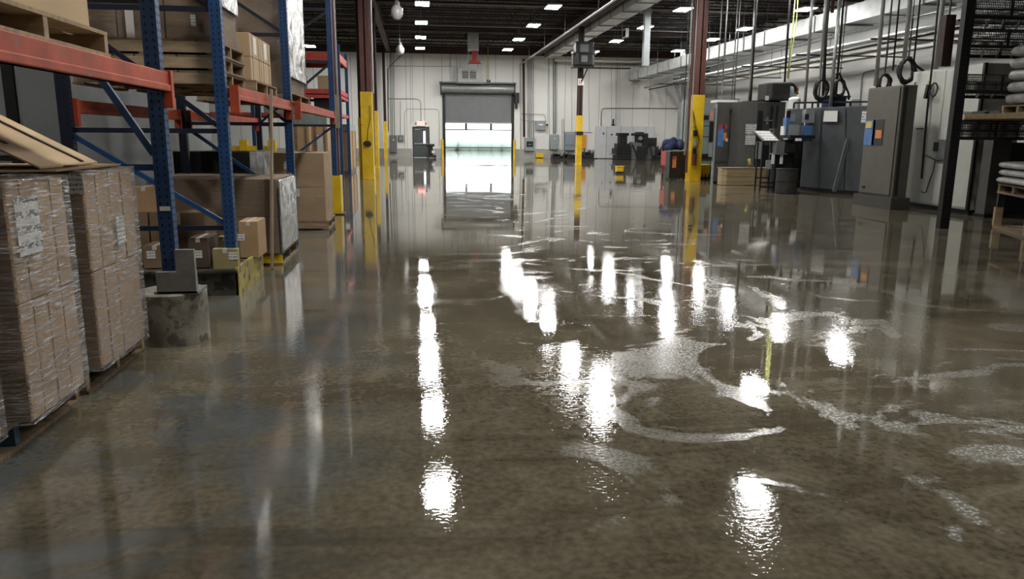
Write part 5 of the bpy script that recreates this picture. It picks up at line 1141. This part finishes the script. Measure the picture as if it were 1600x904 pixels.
# yellow scrubber
yS = 31.1; X0, X1 = at(963, 265, yS)[0], at(975.5, 265, yS)[0]; zt = at(969, 259.5, yS)[1]
t = thing('yellow_bucket', 'small yellow mop bucket alone on the wet floor', 'bucket', ((X0 + X1) / 2, yS, 0))
MB().prism([(X0 + .02, yS), (X1 - .02, yS), (X1 - .02, yS + .3), (X0 + .02, yS + .3)], .07, zt - .03).build('bucket_body', YEL, t, bevel=.03)
MB().box(X0, X1, yS - .02, yS + .32, zt - .03, zt).build('bucket_rim', YEL, t); MB().box(X0, X1, yS - .01, yS + .31, .03, .08).build('black_base', BLACKP, t)
for xx in (X0 + .04, X1 - .07):
    for yy in (yS + .03, yS + .27): MB().cyl((xx, yy, .03), (xx + .03, yy, .03), .03, 8).build('wheel', BLACKP, t)
# yellow base block and green machine behind the column
X0, X1 = at(1089, 268, 26.9)[0], at(1109.5, 268, 26.9)[0]; zt = at(1100, 257, 26.9)[1]
t = thing('yellow_barrier', 'short worn yellow floor barrier between the maroon column and charcoal machine', 'barrier', ((X0 + X1) / 2, 27, 0))
MB().box(X0, X1, 26.9, 27.4, .08, zt).build('barrier_body', YEL, t, bevel=.02)
for k in range(4): MB().box(X0 + .05 + k * .13, X0 + .09 + k * .13, 26.88, 26.9, .08, .2).build('foot_tab', BLACKM, t)
MB().box(X0, X1, 26.92, 27.38, 0, .08).build('barrier_base', BLACKM, t)
yM = 29.6
t = thing('green_machine', 'pale green machine with dark screen seen past the maroon column', 'machine', (11.4, 30, 0))
(X0, Z1), (X1, _) = at(1092, 153, yM), at(1118, 153, yM)
MB().box(X0, X1 + 1, yM, yM + 2, .35, Z1 - .6).build('machine_body', GREEN, t, bevel=.02); MB().box(X0, X1 + 1, yM - .02, yM + 2, Z1 - .6, Z1).build('top_hood', LGREY, t)
fpx(1096, 180, 1107, 187, BLACKP, 'name_plate', yM - .02, .02, t); fpx(1109, 190, 1113, 222, BLACKP, 'control_screen', yM - .05, .1, t); fpx(1107, 222, 1113, 245, LGREY, 'control_pad', yM - .05, .08, t)
fpx(1110, 172, 1114, 188, mat('faded pink sign', (.62, .32, .26), .6), 'hanging_sign', yM - .06, .02, t); fpx(1095, 196, 1108, 197, BLACKM, 'window_edge', yM, .02, t); fpx(1095, 213, 1108, 214, BLACKM, 'window_edge', yM, .02, t)
fpx(1094, 240, 1112, 248, BLACKP, 'dark_tray', yM, .1, t); MB().box(X0, X1 + 1, yM + .1, yM + 2, 0, .35).build('machine_base', BLACKM, t)
